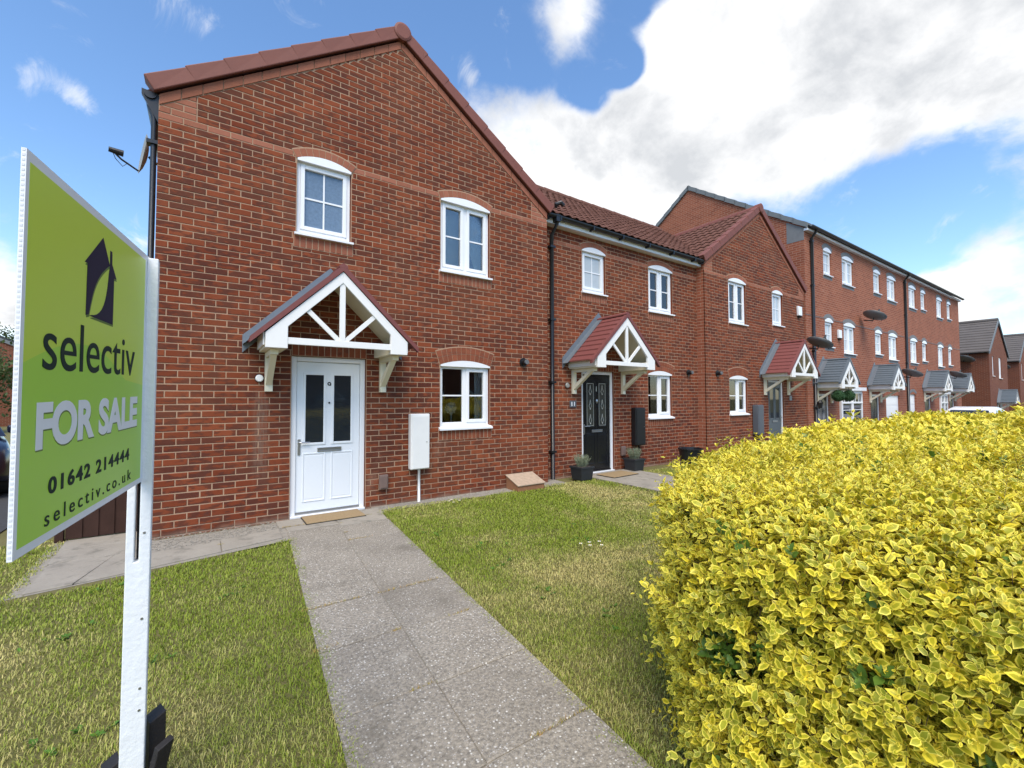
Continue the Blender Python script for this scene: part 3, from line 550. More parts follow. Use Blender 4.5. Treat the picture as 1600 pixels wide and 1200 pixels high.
def gable_house(X0, W, label, ops, cano, dstyle, dmat, single, name_plate=None, tiles_left=False):
    H = thing('brick_house', (X0, 0, 0), label, 'house', 'two-storey brick houses in the terrace')
    ze = 4.83; top = ze + SL * W / 2
    for s, n in ((MB().add([(0, .012, -.3), (0, 6, -.3), (0, 6, ze), (0, .012, ze)], [(3, 2, 1, 0)]), 'l'), (MB().add([(W, .012, -.3), (W, 6, -.3), (W, 6, ze), (W, .012, ze)], [(0, 1, 2, 3)]), 'r')): ob('side_wall', s, 'townhouse_brick', H)
    ob('rear_wall', MB().prism_y([(0, -.3), (W, -.3), (W, ze), (W / 2, top), (0, ze)], 6, 6.02), 'townhouse_brick', H)
    ob('wall', wall_sheet(W, -.3, ze, ops, .0045, top), 'mortar', H); [ob('reveal', reveals([o], .007), 'brick', H) for o in ops]
    B = lay(W, -.225, top, ops, (ze - .125, SL), True)
    # corner return bricks follow the front face: alternate headers read on the edge
    if single:
        full = [b for b in B if abs(b[1] - b[0] - BRL) < .0006 and abs(b[3] - b[2] - BRL) < .0006 and b[6] == 0 and b[4] > -.01]
        def area(b):
            if b[1] + X0 < -1.1 and b[4] < 1.9: pass
            p, q = px((X0 + b[0], 0, b[4])), px((X0 + b[1], 0, b[5])); cx_, cz_ = (p[0] + q[0]) / 2, (p[1] + q[1]) / 2
            if abs(cx_) > 1.14 or (cx_ < -.80 and cz_ < .29): return 0
            return abs(q[0] - p[0]) * abs(q[1] - p[1])
        full.sort(key=area, reverse=True); pick = set(full[:300]); B = [b for b in B if b not in pick]
        for i, b in enumerate(full[:300]):
            o = link('brick', STD[(i * 7 + int(b[0] * 31)) % 18], None, H); o.location = (b[0], random.uniform(-.0015, .0015), b[4])
    m_ = MB()
    for b in B: brick_mb(m_, b)
    tag(ob('brickwork', m_, 'brick', H), kind='stuff')
    # raking course below the verge
    L_ = math.hypot(1, SL); n = int((W / 2) * L_ / .225); dx = W / 2 / n; j = MB()
    for s in (0, 1):
        for i in range(n):
            a, c = i * dx + .005, (i + 1) * dx - .005; z = lambda x: ze + SL * x
            P = [(a, z(a) - .112), (c, z(c) - .112), (c, z(c) + .0), (a, z(a) + .0)]
            if s: P = [(W - x, zz) for x, zz in P][::-1]
            q = MB() if single else j
            q.prism_y(P, -.009 + random.uniform(-.001, .001), .02, (random.random(), .3, 1.))
            if single: ob('raking_brick', q, 'brick', H)
    if not single: ob('raking_course', j, 'brick', H)
    # verge: overlapping cap tiles, round ridge end
    ang = math.atan(SL); nv = 8; lt = (W / 2 * L_ + .10) / nv; v = MB(); v.hexa([(0, -.065, -.012), (lt + .03, -.065, -.012), (lt + .03, .11, .02), (0, .11, .02), (0, -.070, .163), (lt + .03, -.062, .150), (lt + .03, .11, .150), (0, .11, .163)])
    vm = v.mesh('verge_tile'); vm.materials.append(MATS['verge_tile'])
    for s in (-1, 1):
        for i in range(nv):
            o = link('verge_tile', vm, None, H); d = -.05 + i * lt; x = d * math.cos(ang); z = ze + .035 + d * math.sin(ang)
            o.matrix_local = (Matrix.Translation((x, 0, z)) @ Matrix.Rotation(-ang, 4, 'Y')) if s < 0 else (Matrix.Translation((W - x, 0, z)) @ Matrix.Scale(-1, 4, (1, 0, 0)) @ Matrix.Rotation(-ang, 4, 'Y'))
            bv = o.modifiers.new('bevel', 'BEVEL'); bv.width = .012; bv.segments = 2
    c = MB(); c.lathe([(0, -.012), (.10, -.012), (.128, 0), (.128, .16)], 24); rm = c.mesh('ridge_end'); rm.transform(Matrix.Translation((W / 2, -.075, top + .105)) @ Matrix.Rotation(R(-90), 4, 'X')); link('ridge_end', rm, 'verge_tile', H)
    rid = MB()
    for i in range(7): rid.tube([(W / 2, .1 + i * .45, top + .085), (W / 2, .1 + (i + 1) * .45 + .02, top + .08)], [.128, .118], 14)
    ob('ridge_tiles', rid, 'verge_tile', H)
    ob('roof_deck', MB().prism_y([(-.12, ze + .0), (W / 2, top + .07), (W + .12, ze + .0), (W + .12, ze + .05), (W / 2, top + .13), (-.12, ze + .05)], .08, 6.2), 'roof_tile', H)
    if tiles_left: tiles(H, (-.13, 3.35, ze + .055), (0, -1, 0), (1, 0, SL), 17, 11, lambda p: p.y > .0 and p.x < W / 2 - .05)
    for o, kd, pn, dr in [(o, o['kind'], o.get('pane', 'glass'), o.get('dress')) for o in ops if o['kind'] != 'door']:
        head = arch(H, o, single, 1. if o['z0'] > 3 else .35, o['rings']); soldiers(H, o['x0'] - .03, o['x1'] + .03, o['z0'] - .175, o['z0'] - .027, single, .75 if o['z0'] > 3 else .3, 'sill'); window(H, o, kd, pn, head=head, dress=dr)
    for o in ops:
        if o['kind'] == 'door': soldiers(H, o['x0'], o['x1'], o['z1'] + .005, o['z1'] + .222, single, .12, 'lintel'); door(H, o, dmat, dstyle)
    canopy(H, *cano)
    for gx in (-.075, W + .075): gutter(H, (gx, .0, ze - .01), (gx, 6, ze - .01)); ob('fascia', MB().box(min(gx, gx * .4 + W * .6 * (gx > 1)), max(gx, gx * .4 + W * .6 * (gx > 1)), .03, 6, ze - .17, ze - .06), 'black_plastic' if gx < 0 else 'white_upvc', H) if gx < 0 and X0 < 0 else None
    return H
def op(x0, x1, z0, z1, kind, **k): d = dict(x0=x0, x1=x1, z0=z0, z1=z1, kind=kind); d.update(k); return d
X1_ = -1.36; W1 = 5.5025
def h1(x): return x - X1_
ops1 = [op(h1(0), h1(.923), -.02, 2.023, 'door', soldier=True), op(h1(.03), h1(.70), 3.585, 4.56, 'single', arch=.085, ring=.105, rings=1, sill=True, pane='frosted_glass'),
        op(h1(2.04), h1(2.92), 3.44, 4.56, 'double', arch=.09, ring=.105, rings=1, sill=True, dress='blue'), op(h1(2.04), h1(2.92), 1.025, 2.0, 'ground', arch=.075, ring=.21, rings=2, sill=True, dress='edge')]
H1 = gable_house(X1_, W1, 'near gabled red brick house with white front door numbered 9', ops1, (h1(.445), 3.05, .92, .66, 'canopy_tile'), 'nine', 'door_white', True)
X3_ = 9.12
def h3(x): return x - X3_
ops3 = [op(h3(12.2), h3(13.12), -.02, 2.0, 'door', soldier=True), op(h3(12.54), h3(13.17), 3.60, 4.56, 'single', arch=.085, ring=.105, rings=1, sill=True, pane='net_glass'),
        op(h3(10.2), h3(11.06), 3.44, 4.56, 'double', arch=.09, ring=.105, rings=1, sill=True, dress='net'), op(h3(10.17), h3(11.05), 1.06, 2.0, 'ground', arch=.075, ring=.21, rings=2, sill=True, dress='edge')]
H3 = gable_house(X3_, W1, 'gabled red brick house with dark grey door, next to the three-storey terrace', ops3, (h3(12.68), 3.06, .92, .74, 'canopy_tile'), 'plain', 'door_grey', False, tiles_left=True)
# left corner of the first house: gutter end and drainpipe
downpipe(H1, [(-.08, .06, 4.78), (-.08, .06, 4.70), (-.04, .06, 4.58), (-.04, .06, -.02)], .028, (4.3, 2.4, .6)); ob('eaves_box', MB().prism_y([(-.15, 4.86), (-.15, 4.80), (-.002, 4.52), (-.002, 4.84)], .02, .06), 'black_plastic', H1)
def middle_house():
    X0, W = 4.1435, 4.975; H = thing('brick_house', (X0, .225, 0), 'middle brick house with eaves roof and black front door, between the gables', 'house', 'two-storey brick houses in the terrace')
    x = lambda v: v - X0; zt = 4.74
    ops = [op(x(5.19), x(6.10), -.02, 2.03, 'door', soldier=True), op(x(5.225), x(5.88), 3.60, 4.45, 'single', arch=.085, ring=.105, rings=1, sill=True, pane='net_glass'),
           op(x(7.27), x(8.14), 3.44, 4.45, 'double', arch=.09, ring=.105, rings=1, sill=True, dress='net'), op(x(7.22), x(8.07), 1.04, 2.03, 'ground', arch=.075, ring=.21, rings=2, sill=True, dress='half')]
    ob('wall', wall_sheet(W, -.3, zt + .2, ops, .0045), 'mortar', H); [ob('reveal', reveals([o], .007), 'brick', H) for o in ops]; m_ = MB()
    for b in lay(W, -.225, zt, ops, None, False):
        if round(b[4] / CRS) in (59,): b = b[:6] + (1.,)
        brick_mb(m_, b)
    tag(ob('brickwork', m_, 'brick', H), kind='stuff')
    for o in ops:
        if o['kind'] == 'door': soldiers(H, o['x0'], o['x1'], o['z1'] + .005, o['z1'] + .222, False, .12, 'lintel'); door(H, o, 'door_black', 'leaded'); continue
        head = arch(H, o, False, 1. if o['z0'] > 3 else .35, o['rings']); soldiers(H, o['x0'] - .03, o['x1'] + .03, o['z0'] - .175, o['z0'] - .027, False, .75 if o['z0'] > 3 else .3, 'sill'); window(H, o, o['kind'], o.get('pane', 'glass'), head=head, dress=o.get('dress'))
    canopy(H, x(5.66), 3.07, .92, .74, 'canopy_tile')
    ob('fascia', MB().box(.01, W - .01, -.14, -.003, zt - .01, zt + .09), 'white_upvc', H); ob('soffit', MB().box(.01, W - .01, -.139, .006, zt - .016, zt - .012), 'white_upvc', H)
    gutter(H, (.02, -.20, zt + .115), (W - .02, -.20, zt + .115), .06)
    for i in range(6): ob('gutter_bracket', MB().box(.3 + i * .85, .33 + i * .85, -.265, -.14, zt + .03, zt + .118), 'black_plastic', H)
    zr, yr = 7.06, 2.78; y0, z0 = -.2, zt + .14; up = Vector((0, yr - y0, zr - z0)).normalized()
    ob('roof_deck', MB().add([(-.0, y0, z0 - .01), (W + 1.8, y0, z0 - .01), (W + 3, yr, zr - .01), (-2.6, yr, zr - .01), (W + 3, 6, 4.8), (-2.6, 6, 4.8)], [(0, 1, 2, 3), (3, 2, 4, 5)]), 'roof_tile', H)
    def keep(p):     # tiles up to where the gable roofs rise through this one
        hL = 4.83 + SL * (X1_ + W1 - (p.x + X0)) + .02; hR = 4.83 + SL * (p.x + X0 - X3_) + .02
        return p.z > hL - .02 and p.z > hR - .02
    nr = int((Vector((0, yr - y0, zr - z0)).length) / .32) + 1
    tiles(H, (-2.3, y0, z0 + .02), (1, 0, 0), up, 50, nr, keep)
    rid = MB()
    for i in range(22): rid.tube([(-2.6 + i * .45, yr, zr + .0), (-2.6 + i * .45 + .47, yr, zr + .0)], [.11, .10], 12)
    ob('ridge_tiles', rid, 'roof_tile', H)
    xp = x(4.40); downpipe(H, [(xp, -.20, zt + .07), (xp, -.20, zt - .03), (xp, -.05, zt - .2), (xp, -.05, -.01)], .036, (zt - .42, 2.95, 1.78, .5)); ob('hopper', MB().box(xp - .05, xp + .05, -.255, -.15, zt + .0, zt + .13), 'black_plastic', H)
    ob('roof_vent', MB().tube([(.55, .2, z0 + .28), (.55, .16, z0 + .40), (.62, .1, z0 + .43), (.68, .09, z0 + .38)], .045, 10), 'black_plastic', H)
    return H
H2 = middle_house()
# ------------------------------------------------------------------ three-storey terrace
TO, TA = Vector((14.65, -.03, 0)), R(-.73)
def tpt(s, off=0., z=0.): return TO + Vector((math.cos(TA), math.sin(TA), 0)) * s + Vector((math.sin(TA), -math.cos(TA), 0)) * off + Vector((0, 0, z))
def grey_arch(par, o, t=.14):
    c = (o['x1'] - o['x0']) / 2 + .02; Rr, cz = arch_geo(c, .12); m_ = (o['x0'] + o['x1']) / 2; cz += o['z1']; th = math.asin(c / Rr); N = 12; P = []
    for i in range(N + 1): a = -th + 2 * th * i / N; P.append((m_ + (Rr + t) * math.sin(a), cz + (Rr + t) * math.cos(a)))
    Q = [(m_ + Rr * math.sin(-th + 2 * th * i / N), cz + Rr * math.cos(-th + 2 * th * i / N)) for i in range(N + 1)]
    b = MB()
    for i in range(N): b.prism_y([Q[i], Q[i + 1], P[i + 1], P[i]], -.006, .03)
    ob('arch', b, 'grey_brick', par); ob('sill_course', MB().box(o['x0'] - .05, o['x1'] + .05, -.005, .03, o['z0'] - .13, o['z0'] - .028), 'grey_brick', par)
    return [(o['x0'] + .005, o['z1'] - .02), (o['x1'] - .005, o['z1'] - .02)] + [(x, z) for x, z in Q[::-1]]
def townhouse(s0, s1, label, wins, doorx, cx, extras, gable, pipe):
    z0 = gz(40); p = tpt(s0); H = thing('town_house', p, label, 'house', 'three-storey brick houses in a row', TA); W = s1 - s0; ze = 6.93; D = 8.1; zr = 9.72
    ops = [op(a - s0, b - s0, c, d, k, arch=.12, ring=.14, pane='net_glass') for a, b, c, d, k in wins] + [op(doorx - s0 - .46, doorx - s0 + .46, z0 - .02, 1.62, 'door')] + [op(a - s0, b - s0, c, d, k) for a, b, c, d, k in extras]
    ob('wall', wall_sheet(W, z0 - .3, ze, ops, 0.), 'townhouse_brick', H)
    for o in ops:
        ob('reveal', reveals([o], 0.), 'townhouse_brick', H)
        if o['kind'] == 'door':
            f = MB(); a, c, e = o['x0'], o['x1'], o['z1']; f.box(a, a + .06, .03, .1, z0, e); f.box(c - .06, c, .03, .1, z0, e); f.box(a + .06, c - .06, .03, .1, e - .06, e); ob('door_frame', f, 'white_upvc', H)
            d = ob('door', MB().box(a + .062, c - .062, .05, .09, z0, e - .062), 'door_black', H)
            for i in (0, 1): ob('pane', MB().box(a + .17 + i * .34, a + .33 + i * .34, .044, .0495, .75, 1.45), 'lead_glass', d)
        elif o['kind'] == 'garage':
            d = ob('white_door', MB().box(o['x0'] + .01, o['x1'] - .01, .06, .1, o['z0'], o['z1'] - .005), 'white_upvc', H)
            for i in range(4): ob('door_panel', MB().box(o['x0'] + .06, o['x1'] - .06, .05, .0595, o['z0'] + .1 + i * .48, o['z0'] + .5 + i * .48), 'white_upvc', d)
            if o['z1'] > 1.6: grey_arch(H, o, .12)
        elif o['kind'] == 'bay':
            a, c, e, g = o['x0'], o['x1'], o['z0'], o['z1']; w = window(H, o, 'double', 'dark_glass', rec=-.06, far=True); b = MB(); n = 2
            zt = g - .42; b.box(a + .03, c - .03, -.075, -.02, zt - .03, zt + .03)
            for i in range(1, 6): xx = a + (c - a) * i / 6; b.box(xx - .012, xx + .012, -.05, -.03, zt, g - .05)
            ob('glazing_bar', b, 'white_upvc', w); ob('head_cornice', MB().box(a - .1, c + .1, -.16, .02, g + .002, g + .12), 'white_upvc', w)
        else: window(H, o, o['kind'], 'net_glass', head=grey_arch(H, o), far=True)
    for a, b in ((0, W),): ob('band_course', MB().box(a, b, -.008, .01, 4.12, 4.155), 'brown_plastic', H)
    side = [(0, z0 - .3), (D, z0 - .3), (D, ze), (D / 2, zr), (0, ze)]
    if gable:
        ob('gable_wall', MB().prism_x([(y, z) for y, z in side][::-1], .0, .02), 'townhouse_brick', H)
        n = 11
        for s in (0, 1):
            for i in range(n):
                ya, yb = (D / 2 + .12) * i / n - .12, (D / 2 + .12) * (i + 1) / n - .12 + .03; f = lambda y: ze + .04 + (zr - ze) / (D / 2) * y
                A = [(ya, f(ya) - .02), (yb, f(yb) - .045), (yb, f(yb) + .12), (ya, f(ya) + .15)]
                if s: A = [(D - y, z) for y, z in A]
                ob('verge_tile', MB().prism_x(A, -.06, .1), 'grey_tile', H)
        ob('gable_corner', MB().prism_x([(-.004, ze - .42), (.5, ze - .42), (.5, ze + .3), (-.004, ze - .03)], -.006, .015), 'grey_brick', H)
    if s1 > 18: ob('gable_wall', MB().prism_x(side, W - .02, W), 'townhouse_brick', H)
    ob('rear_wall', MB().box(0, W, D, D + .02, z0 - .3, ze), 'townhouse_brick', H)
    ob('roof', MB().prism_x([(-.2, ze - .03), (D / 2, zr + .08), (D + .2, ze - .03), (D + .2, ze + .04), (D / 2, zr + .16), (-.2, ze + .04)], .0, W + (.12 if s1 > 18 else 0)), 'grey_tile', H)
    ob('fascia', MB().box(0, W, -.12, -.001, ze - .13, ze - .05), 'white_upvc', H); gutter(H, (0, -.2, ze - .0), (W, -.2, ze - .0), .065)
    if pipe is not None: downpipe(H, [(pipe, -.19, ze - .04), (pipe, -.19, ze - .12), (pipe, -.06, ze - .3), (pipe, -.06, z0)], .045, (ze - .4, 5.1, 3.0))
    canopy(H, cx - s0, 2.72, .76, .72, 'canopy_slate', .98, 1.78)
    return H
def bigsmall(a0, a1, b0, b1, flip=False):
    ka, kb = ('double', 'single') if flip else ('single', 'double'); za, zb = ((5.53, 5.63) if flip else (5.63, 5.53)); ya, yb = ((3.06, 3.2) if flip else (3.2, 3.06))
    return [(a0, a1, za, 6.46, ka), (b0, b1, zb, 6.46, kb), (a0, a1, ya, 4.06, ka), (b0, b1, yb, 4.06, kb)]
townhouse(0, 4.92, 'three-storey brick house with white bay window and green balls under its canopy', bigsmall(1.4, 2.03, 2.93, 3.93), 1.1, 1.18, [(2.4, 4.3, .35, 1.74, 'bay')], True, .42)
townhouse(4.92, 9.82, 'three-storey brick house, second of the tall row, with a satellite dish high up', bigsmall(5.95, 6.68, 7.46, 8.49), 5.75, 5.76, [(6.95, 8.6, gz(40), 1.58, 'garage')], False, 4.6)
townhouse(9.82, 14.0, 'three-storey brick house, third of the tall row, with an arched white door', bigsmall(10.22, 11.2, 11.95, 12.65, True), 12.55, 12.55, [(9.95, 10.8, gz(40), 1.64, 'garage')], False, None)
townhouse(14.0, 18.75, 'three-storey brick house at the far end of the tall row', bigsmall(14.5, 15.47, 16.4, 17.1, True), 16.75, 16.75, [(14.45, 15.7, .35, 1.66, 'bay')], False, None)
# ------------------------------------------------------------------ far houses
def far_house(name, loc, rz, W, D, ze, zr, label, wins, group='houses far along the street', canop=True):
    H = thing(name, loc, label, 'house', group, rz); ops = [op(a, b, c, d, 'single' if b - a < .8 else 'double') for a, b, c, d in wins]
    ob('wall', wall_sheet(W, -.4, ze, ops, 0., zr), 'far_brick', H)
    for o in ops: ob('reveal', reveals([o], 0., .08), 'far_brick', H); window(H, o, o['kind'], 'net_glass', far=True)
    ob('side_wall', MB().box(0, .02, .005, D, -.4, ze), 'far_brick', H); ob('side_wall', MB().box(W - .02, W, .005, D, -.4, ze), 'far_brick', H); ob('rear_wall', MB().prism_y([(0, -.4), (W, -.4), (W, ze), (W / 2, zr), (0, ze)], D, D + .02), 'far_brick', H)
    k = (zr - ze) / (W / 2); n = 12
    for s in (-1, 1):
        for i in range(n):
            xa, xb = (W / 2 + .25) * i / n, (W / 2 + .25) * (i + 1) / n + .03; f = lambda q: zr + .12 - q * k
            P = [(W / 2 + s * xa, f(xa)), (W / 2 + s * xb, f(xb) + .05), (W / 2 + s * xb, f(xb) - .02), (W / 2 + s * xa, f(xa) - .05)]
            ob('tile_course', MB().prism_y(P if s < 0 else P[::-1], -.04, D + .1), 'far_tile', H)
        P = [(W / 2, zr + .16), (W / 2 + s * (W / 2 + .28), zr + .16 - (W / 2 + .28) * k), (W / 2 + s * (W / 2 + .28), zr - .03 - (W / 2 + .28) * k), (W / 2, zr - .03)]
        ob('verge', MB().prism_y(P if s < 0 else P[::-1], -.09, -.042), 'grey_tile', H)
        gx = W / 2 + s * (W / 2 + .2); gutter(H, (gx, 0, ze - .08), (gx, D, ze - .08), .07)
    ob('ridge_tiles', MB().tube([(W / 2, -.06, zr + .13), (W / 2, D, zr + .13)], .13, 10), 'far_tile', H)
    if canop: canopy(H, W * .45, 2.3, .85, .8, 'canopy_slate', .95, 1.4)
    return H
far_house('far_house', (40.0, -.45, -.3), 0, 6.4, 9, 4.78, 6.95, 'brick house with grey-brown tiled gable just beyond the tall row', [(1.0, 1.5, 3.2, 4.5), (3.2, 4.1, 3.1, 4.5), (3.1, 4.2, .9, 2.)])
far_house('far_house', (51.2, -.5, -.3), 0, 6.4, 9, 4.72, 6.85, 'furthest gabled brick house at the right edge of the picture', [(1.0, 1.5, 3.2, 4.5), (3.2, 4.1, 3.1, 4.5)])
far_house('far_house', (-17.5, 31, 0), 0, 8., 7, 4.4, 6.2, 'dark brick house behind trees at the left edge of the picture', [(1.2, 2.1, 2.9, 4.), (5.6, 6.6, 2.9, 4.), (5.4, 6.8, .9, 2.)], canop=False)
for i, w_ in enumerate(('nearest to the camera', 'second along', 'third along', 'last along')):
    far_house('opposite_house', (9.4 + i * 10.2, -25, 0), math.pi, 7.6, 8, 4.9, 7.3, 'brick house across the road, %s, seen reflected in window glass' % w_, [(1.2, 2.1, 3.3, 4.5), (5.4, 6.4, 3.3, 4.5), (5.2, 6.6, .9, 2.1)], 'houses across the road')
# ------------------------------------------------------------------ estate agent's board
def letters(me, U, mat, par):       # one object per character
    n = len(me.vertices); root = list(range(n))
    def fd(i):
        while root[i] != i: root[i] = root[root[i]]; i = root[i]
        return i
    for e in me.edges: a, b = fd(e.vertices[0]), fd(e.vertices[1]); root[a] = b
    co = [v.co.copy() for v in me.vertices]; comp = {}
    for i in range(n): comp.setdefault(fd(i), []).append(i)
    iv = sorted((min(co[i].dot(U) for i in ix), max(co[i].dot(U) for i in ix), ix) for ix in comp.values()); gr = []
    for a, b, ix in iv:
        if gr and a < gr[-1][1] - .25 * min(b - a, gr[-1][1] - gr[-1][0]): gr[-1][1] = max(b, gr[-1][1]); gr[-1][2] += ix
        else: gr.append([a, b, list(ix)])
    for a, b, ix in gr:
        mp = {v: k for k, v in enumerate(ix)}; q = MB(); q.v = [tuple(co[v]) for v in ix]; q.f = [tuple(mp[v] for v in p.vertices) for p in me.polygons if p.vertices[0] in mp]; ob('letter', q, mat, par)
def board():
    H = thing('for_sale_board', (-1.066, -4.035, 0), 'lime green and white for sale board on a white timber post', 'sign')
    off = Vector(H.location); U = Vector((.1478, .98902, .026)).normalized(); N = Vector((.98902, -.1478, 0)); V = Vector((0, 0, 1)); P0 = Vector((-1.1829, -4.8565, 1.1605)) - off; Lb, Hb, th = .825, .81, .008
    def w(u, v, d=0.): return P0 + U * u + V * v + N * d
    def plate(name, poly, d0, d1, mat, par): 
        n = len(poly); b = MB(); b.add([w(u, v, d1) for u, v in poly] + [w(u, v, d0) for u, v in poly], [tuple(range(n)), tuple(range(2 * n - 1, n - 1, -1))] + [(i, n + i, n + (i + 1) % n, (i + 1) % n) for i in range(n)]); return ob(name, b, mat, par)
    P = plate('panel', [(0, 0), (Lb, 0), (Lb, Hb), (0, Hb)], -th, 0, 'correx', H)
    fl = MB()
    for i in range(80): z = .006 + i * (Hb - .012) / 79; fl.hexa([w(-.0006, z, -.0065), w(-.0006, z, -.002), w(.001, z, -.002), w(.001, z, -.0065), w(-.0006, z + .005, -.0065), w(-.0006, z + .005, -.002), w(.001, z + .005, -.002), w(.001, z + .005, -.0065)])
    ob('flute_openings', fl, 'flute_shadow', P)
    e = .0125; X0, X1, Z0, Z1 = .0135, .782, .018, .788
    hill = lambda u: .372 + .072 * math.sin(min(1, max(0, (u + .02) / .62)) * math.pi) ** 1 * (1 if u < .29 else 1) - .03 * max(0, (u - .45) / .33)
    us = [X0 + (X1 - X0) * i / 30 for i in range(31)]
    plate('print', [(u, hill(u)) for u in us] + [(X1, Z1), (X0, Z1)], .0, .0004, 'print_lime', P); plate('print', [(X0, Z0), (X1, Z0)] + [(u, hill(u)) for u in us[::-1]], .0, .0004, 'print_green', P)
    def zb(u, z): return z - (1.1605 + .0263 * u)      # absolute height -> board coordinate
    def logo(poly, d, mat): plate('logo', [(u, zb(u, z)) for u, z in poly], .0005, d, mat, P)
    leaf = lambda t, s: (.3115 + (.4453 - .3115) * t + s * .030 * math.sin(math.pi * t), 1.6952 + .163 * (t ** 1.25) - s * .03 * math.sin(math.pi * t))
    lf = [leaf(t / 12, 1) for t in range(13)]; rt = [leaf(t / 12, -1) for t in range(13)]
    # house emblem in two halves either side of a leaf
    left = [(.2935, 1.6885), (.3115, 1.6935)] + [leaf(t / 12, -.75) for t in range(1, 12)] + [(.4453, 1.856), (.446, 1.858), (.3935, 1.921), (.279, 1.822), (.296, 1.8235)]
    right = [(.315, 1.6905), (.4795, 1.6915), (.481, 1.8285), (.5015, 1.8305), (.462, 1.868), (.462, 1.9015), (.4475, 1.9015), (.4475, 1.859)] + [leaf(t / 12, 1.0) for t in range(11, 0, -1)]
    for poly in (left, right):
        plate('logo_shadow', [(u + .004, zb(u, z) - .006) for u, z in poly], .0004, .0007, 'print_shadow', P); logo(poly, .0012, 'print_navy')
    def word(s, u0, u1, v0, v1, mat, bold, sp=1., d=.001, name='lettering'):
        me = text_mesh(s, .1, bold, spacing=sp); lo, hi = mesh_bounds(me); sx, sy = (u1 - u0) / (hi[0] - lo[0]), (v1 - v0) / (hi[1] - lo[1]); o = w(u0 - lo[0] * sx, v0 - lo[1] * sy, d); Mx = Matrix.Identity(4)
        for i in range(3): Mx[i][0], Mx[i][1], Mx[i][2], Mx[i][3] = U[i] * sx, V[i] * sy, N[i], o[i]
        me.transform(Mx); return letters(me, U, mat, P)
    word('selectiv', .0866, .688, .373, .492, 'print_bottle', .0)
    word('FOR SALE', .0715, .7295, .1985, .301, 'print_shadow', .0042, 1.0, .0007); word('FOR SALE', .0685, .7265, .202, .3045, 'print_white', .0042, 1.0, .0012)
    word('01642 214444', .1293, .6585, .099, .137, 'print_bottle', .0028, 1.2); word('selectiv.co.uk', .118, .680, .032, .066, 'print_bottle', .0002, 1.45)
    # post with the saw slot that holds the panel
    lean = lambda z: -.006 + .006 * z / 1.98
    b = MB(); z0, zs, z1 = -.25, .90, 1.985; hw = .034; g = .0065; c0 = -.0045
    def seg(xa, xb, ya, yb, za, zb_): b.hexa([(xa + lean(za), ya, za), (xb + lean(za), ya, za), (xb + lean(za), yb, za), (xa + lean(za), yb, za), (xa + lean(zb_), ya, zb_), (xb + lean(zb_), ya, zb_), (xb + lean(zb_), yb, zb_), (xa + lean(zb_), yb, zb_)])
    b.prism_y([(-hw, z0), (hw, z0), (hw, z1), (c0 + g, z1), (c0 + g, zs), (c0 - g, zs), (c0 - g, z1), (-hw, z1)], -.028, .022); b.v = [(x_ + lean(z_), y_, z_) for x_, y_, z_ in b.v]
    post = ob('post', b, 'white_timber', H, bevel=.003)
    ob('slot', MB().box(c0 - g, c0 + g, .012, .02, zs, z1 - .01), 'black_timber', post)  # black strip at the back of the cut, standing in for its shade
    for z in (1.0, .70, .46, .385): ob('nail', MB().tube([(.016 + lean(z), -.0295, z), (.016 + lean(z), -.027, z)], .0045, 8), 'steel', post)
    def stake(p, q, wx, wy, rz=0.):
        p, q = Vector(p), Vector(q); d = (q - p).normalized(); u_ = Vector((math.cos(rz), math.sin(rz), 0)); u_ = (u_ - d * u_.dot(d)).normalized(); v_ = d.cross(u_); B = MB()
        B.hexa([p + u_ * a * wx + v_ * c * wy for a, c in ((-1, -1), (1, -1), (1, 1), (-1, 1))] + [q + u_ * a * wx + v_ * c * wy + d * (.012 * a) for a, c in ((-1, -1), (1, -1), (1, 1), (-1, 1))]); ob('stake', B, 'black_timber', H, bevel=.003)
    stake((.055, .035, -.2), (.052, .05, .315), .024, .034, .3); stake((-.072, .03, -.2), (-.068, .03, .205), .022, .034, .2); stake((.0, -.02, -.16), (.085, -.045, .255), .0225, .014, .5); stake((.135, -.01, -.16), (.062, -.036, .21), .018, .012, .4)
    return H
board()
# ------------------------------------------------------------------ fixtures and loose things
def wall_box(name, loc, w, h, d, mat, label, pipe=None, cat='meter box'):
    T = thing(name, loc, label, cat); b = MB().box(-w / 2, w / 2, -d, 0, 0, h); c = ob('cabinet', b, mat, T, bevel=.012)
    ob('lid', MB().box(-w / 2 + .03, w / 2 - .008, -d - .008, -d - .0005, .012, h - .03), mat, T, bevel=.008); ob('lock', MB().tube([(w / 2 - .05, -d - .014, h * .49), (w / 2 - .05, -d, h * .49)], .008, 8), 'steel', T)
    if pipe: ob('conduit', MB().tube([(0.0, -d * .55, -loc[2] - .02), (0.0, -d * .55, .003)], .019, 10), pipe, T, True)
    return T
wall_box('meter_box', (1.675, -.012, .465), .29, .795, .10, 'white_paint', 'white electricity meter box on the wall beside the white door', 'white_upvc')
wall_box('meter_box', (6.78, .213, .48), .315, .80, .12, 'black_plastic', 'black meter box on the wall beside the black door', 'black_plastic')
wall_box('meter_box', (11.42, -.012, .50), .30, .80, .15, 'grey_plastic', 'dark grey meter box on the wall beside the grey door', 'grey_plastic')
def vent(loc, label):
    T = thing('cable_cover', loc, label, 'cable box'); ob('cover', MB().box(-.062, .062, -.05, 0, 0, .20), 'brown_plastic', T, bevel=.012); ob('cover_rib', MB().box(-.045, .045, -.058, -.0505, .02, .18), 'brown_plastic', T, bevel=.006)
vent((1.165, -.012, .228), 'brown plastic cable cover low on the wall right of the white door'); vent((6.33, .213, .28), 'brown plastic cable cover low on the wall right of the black door')
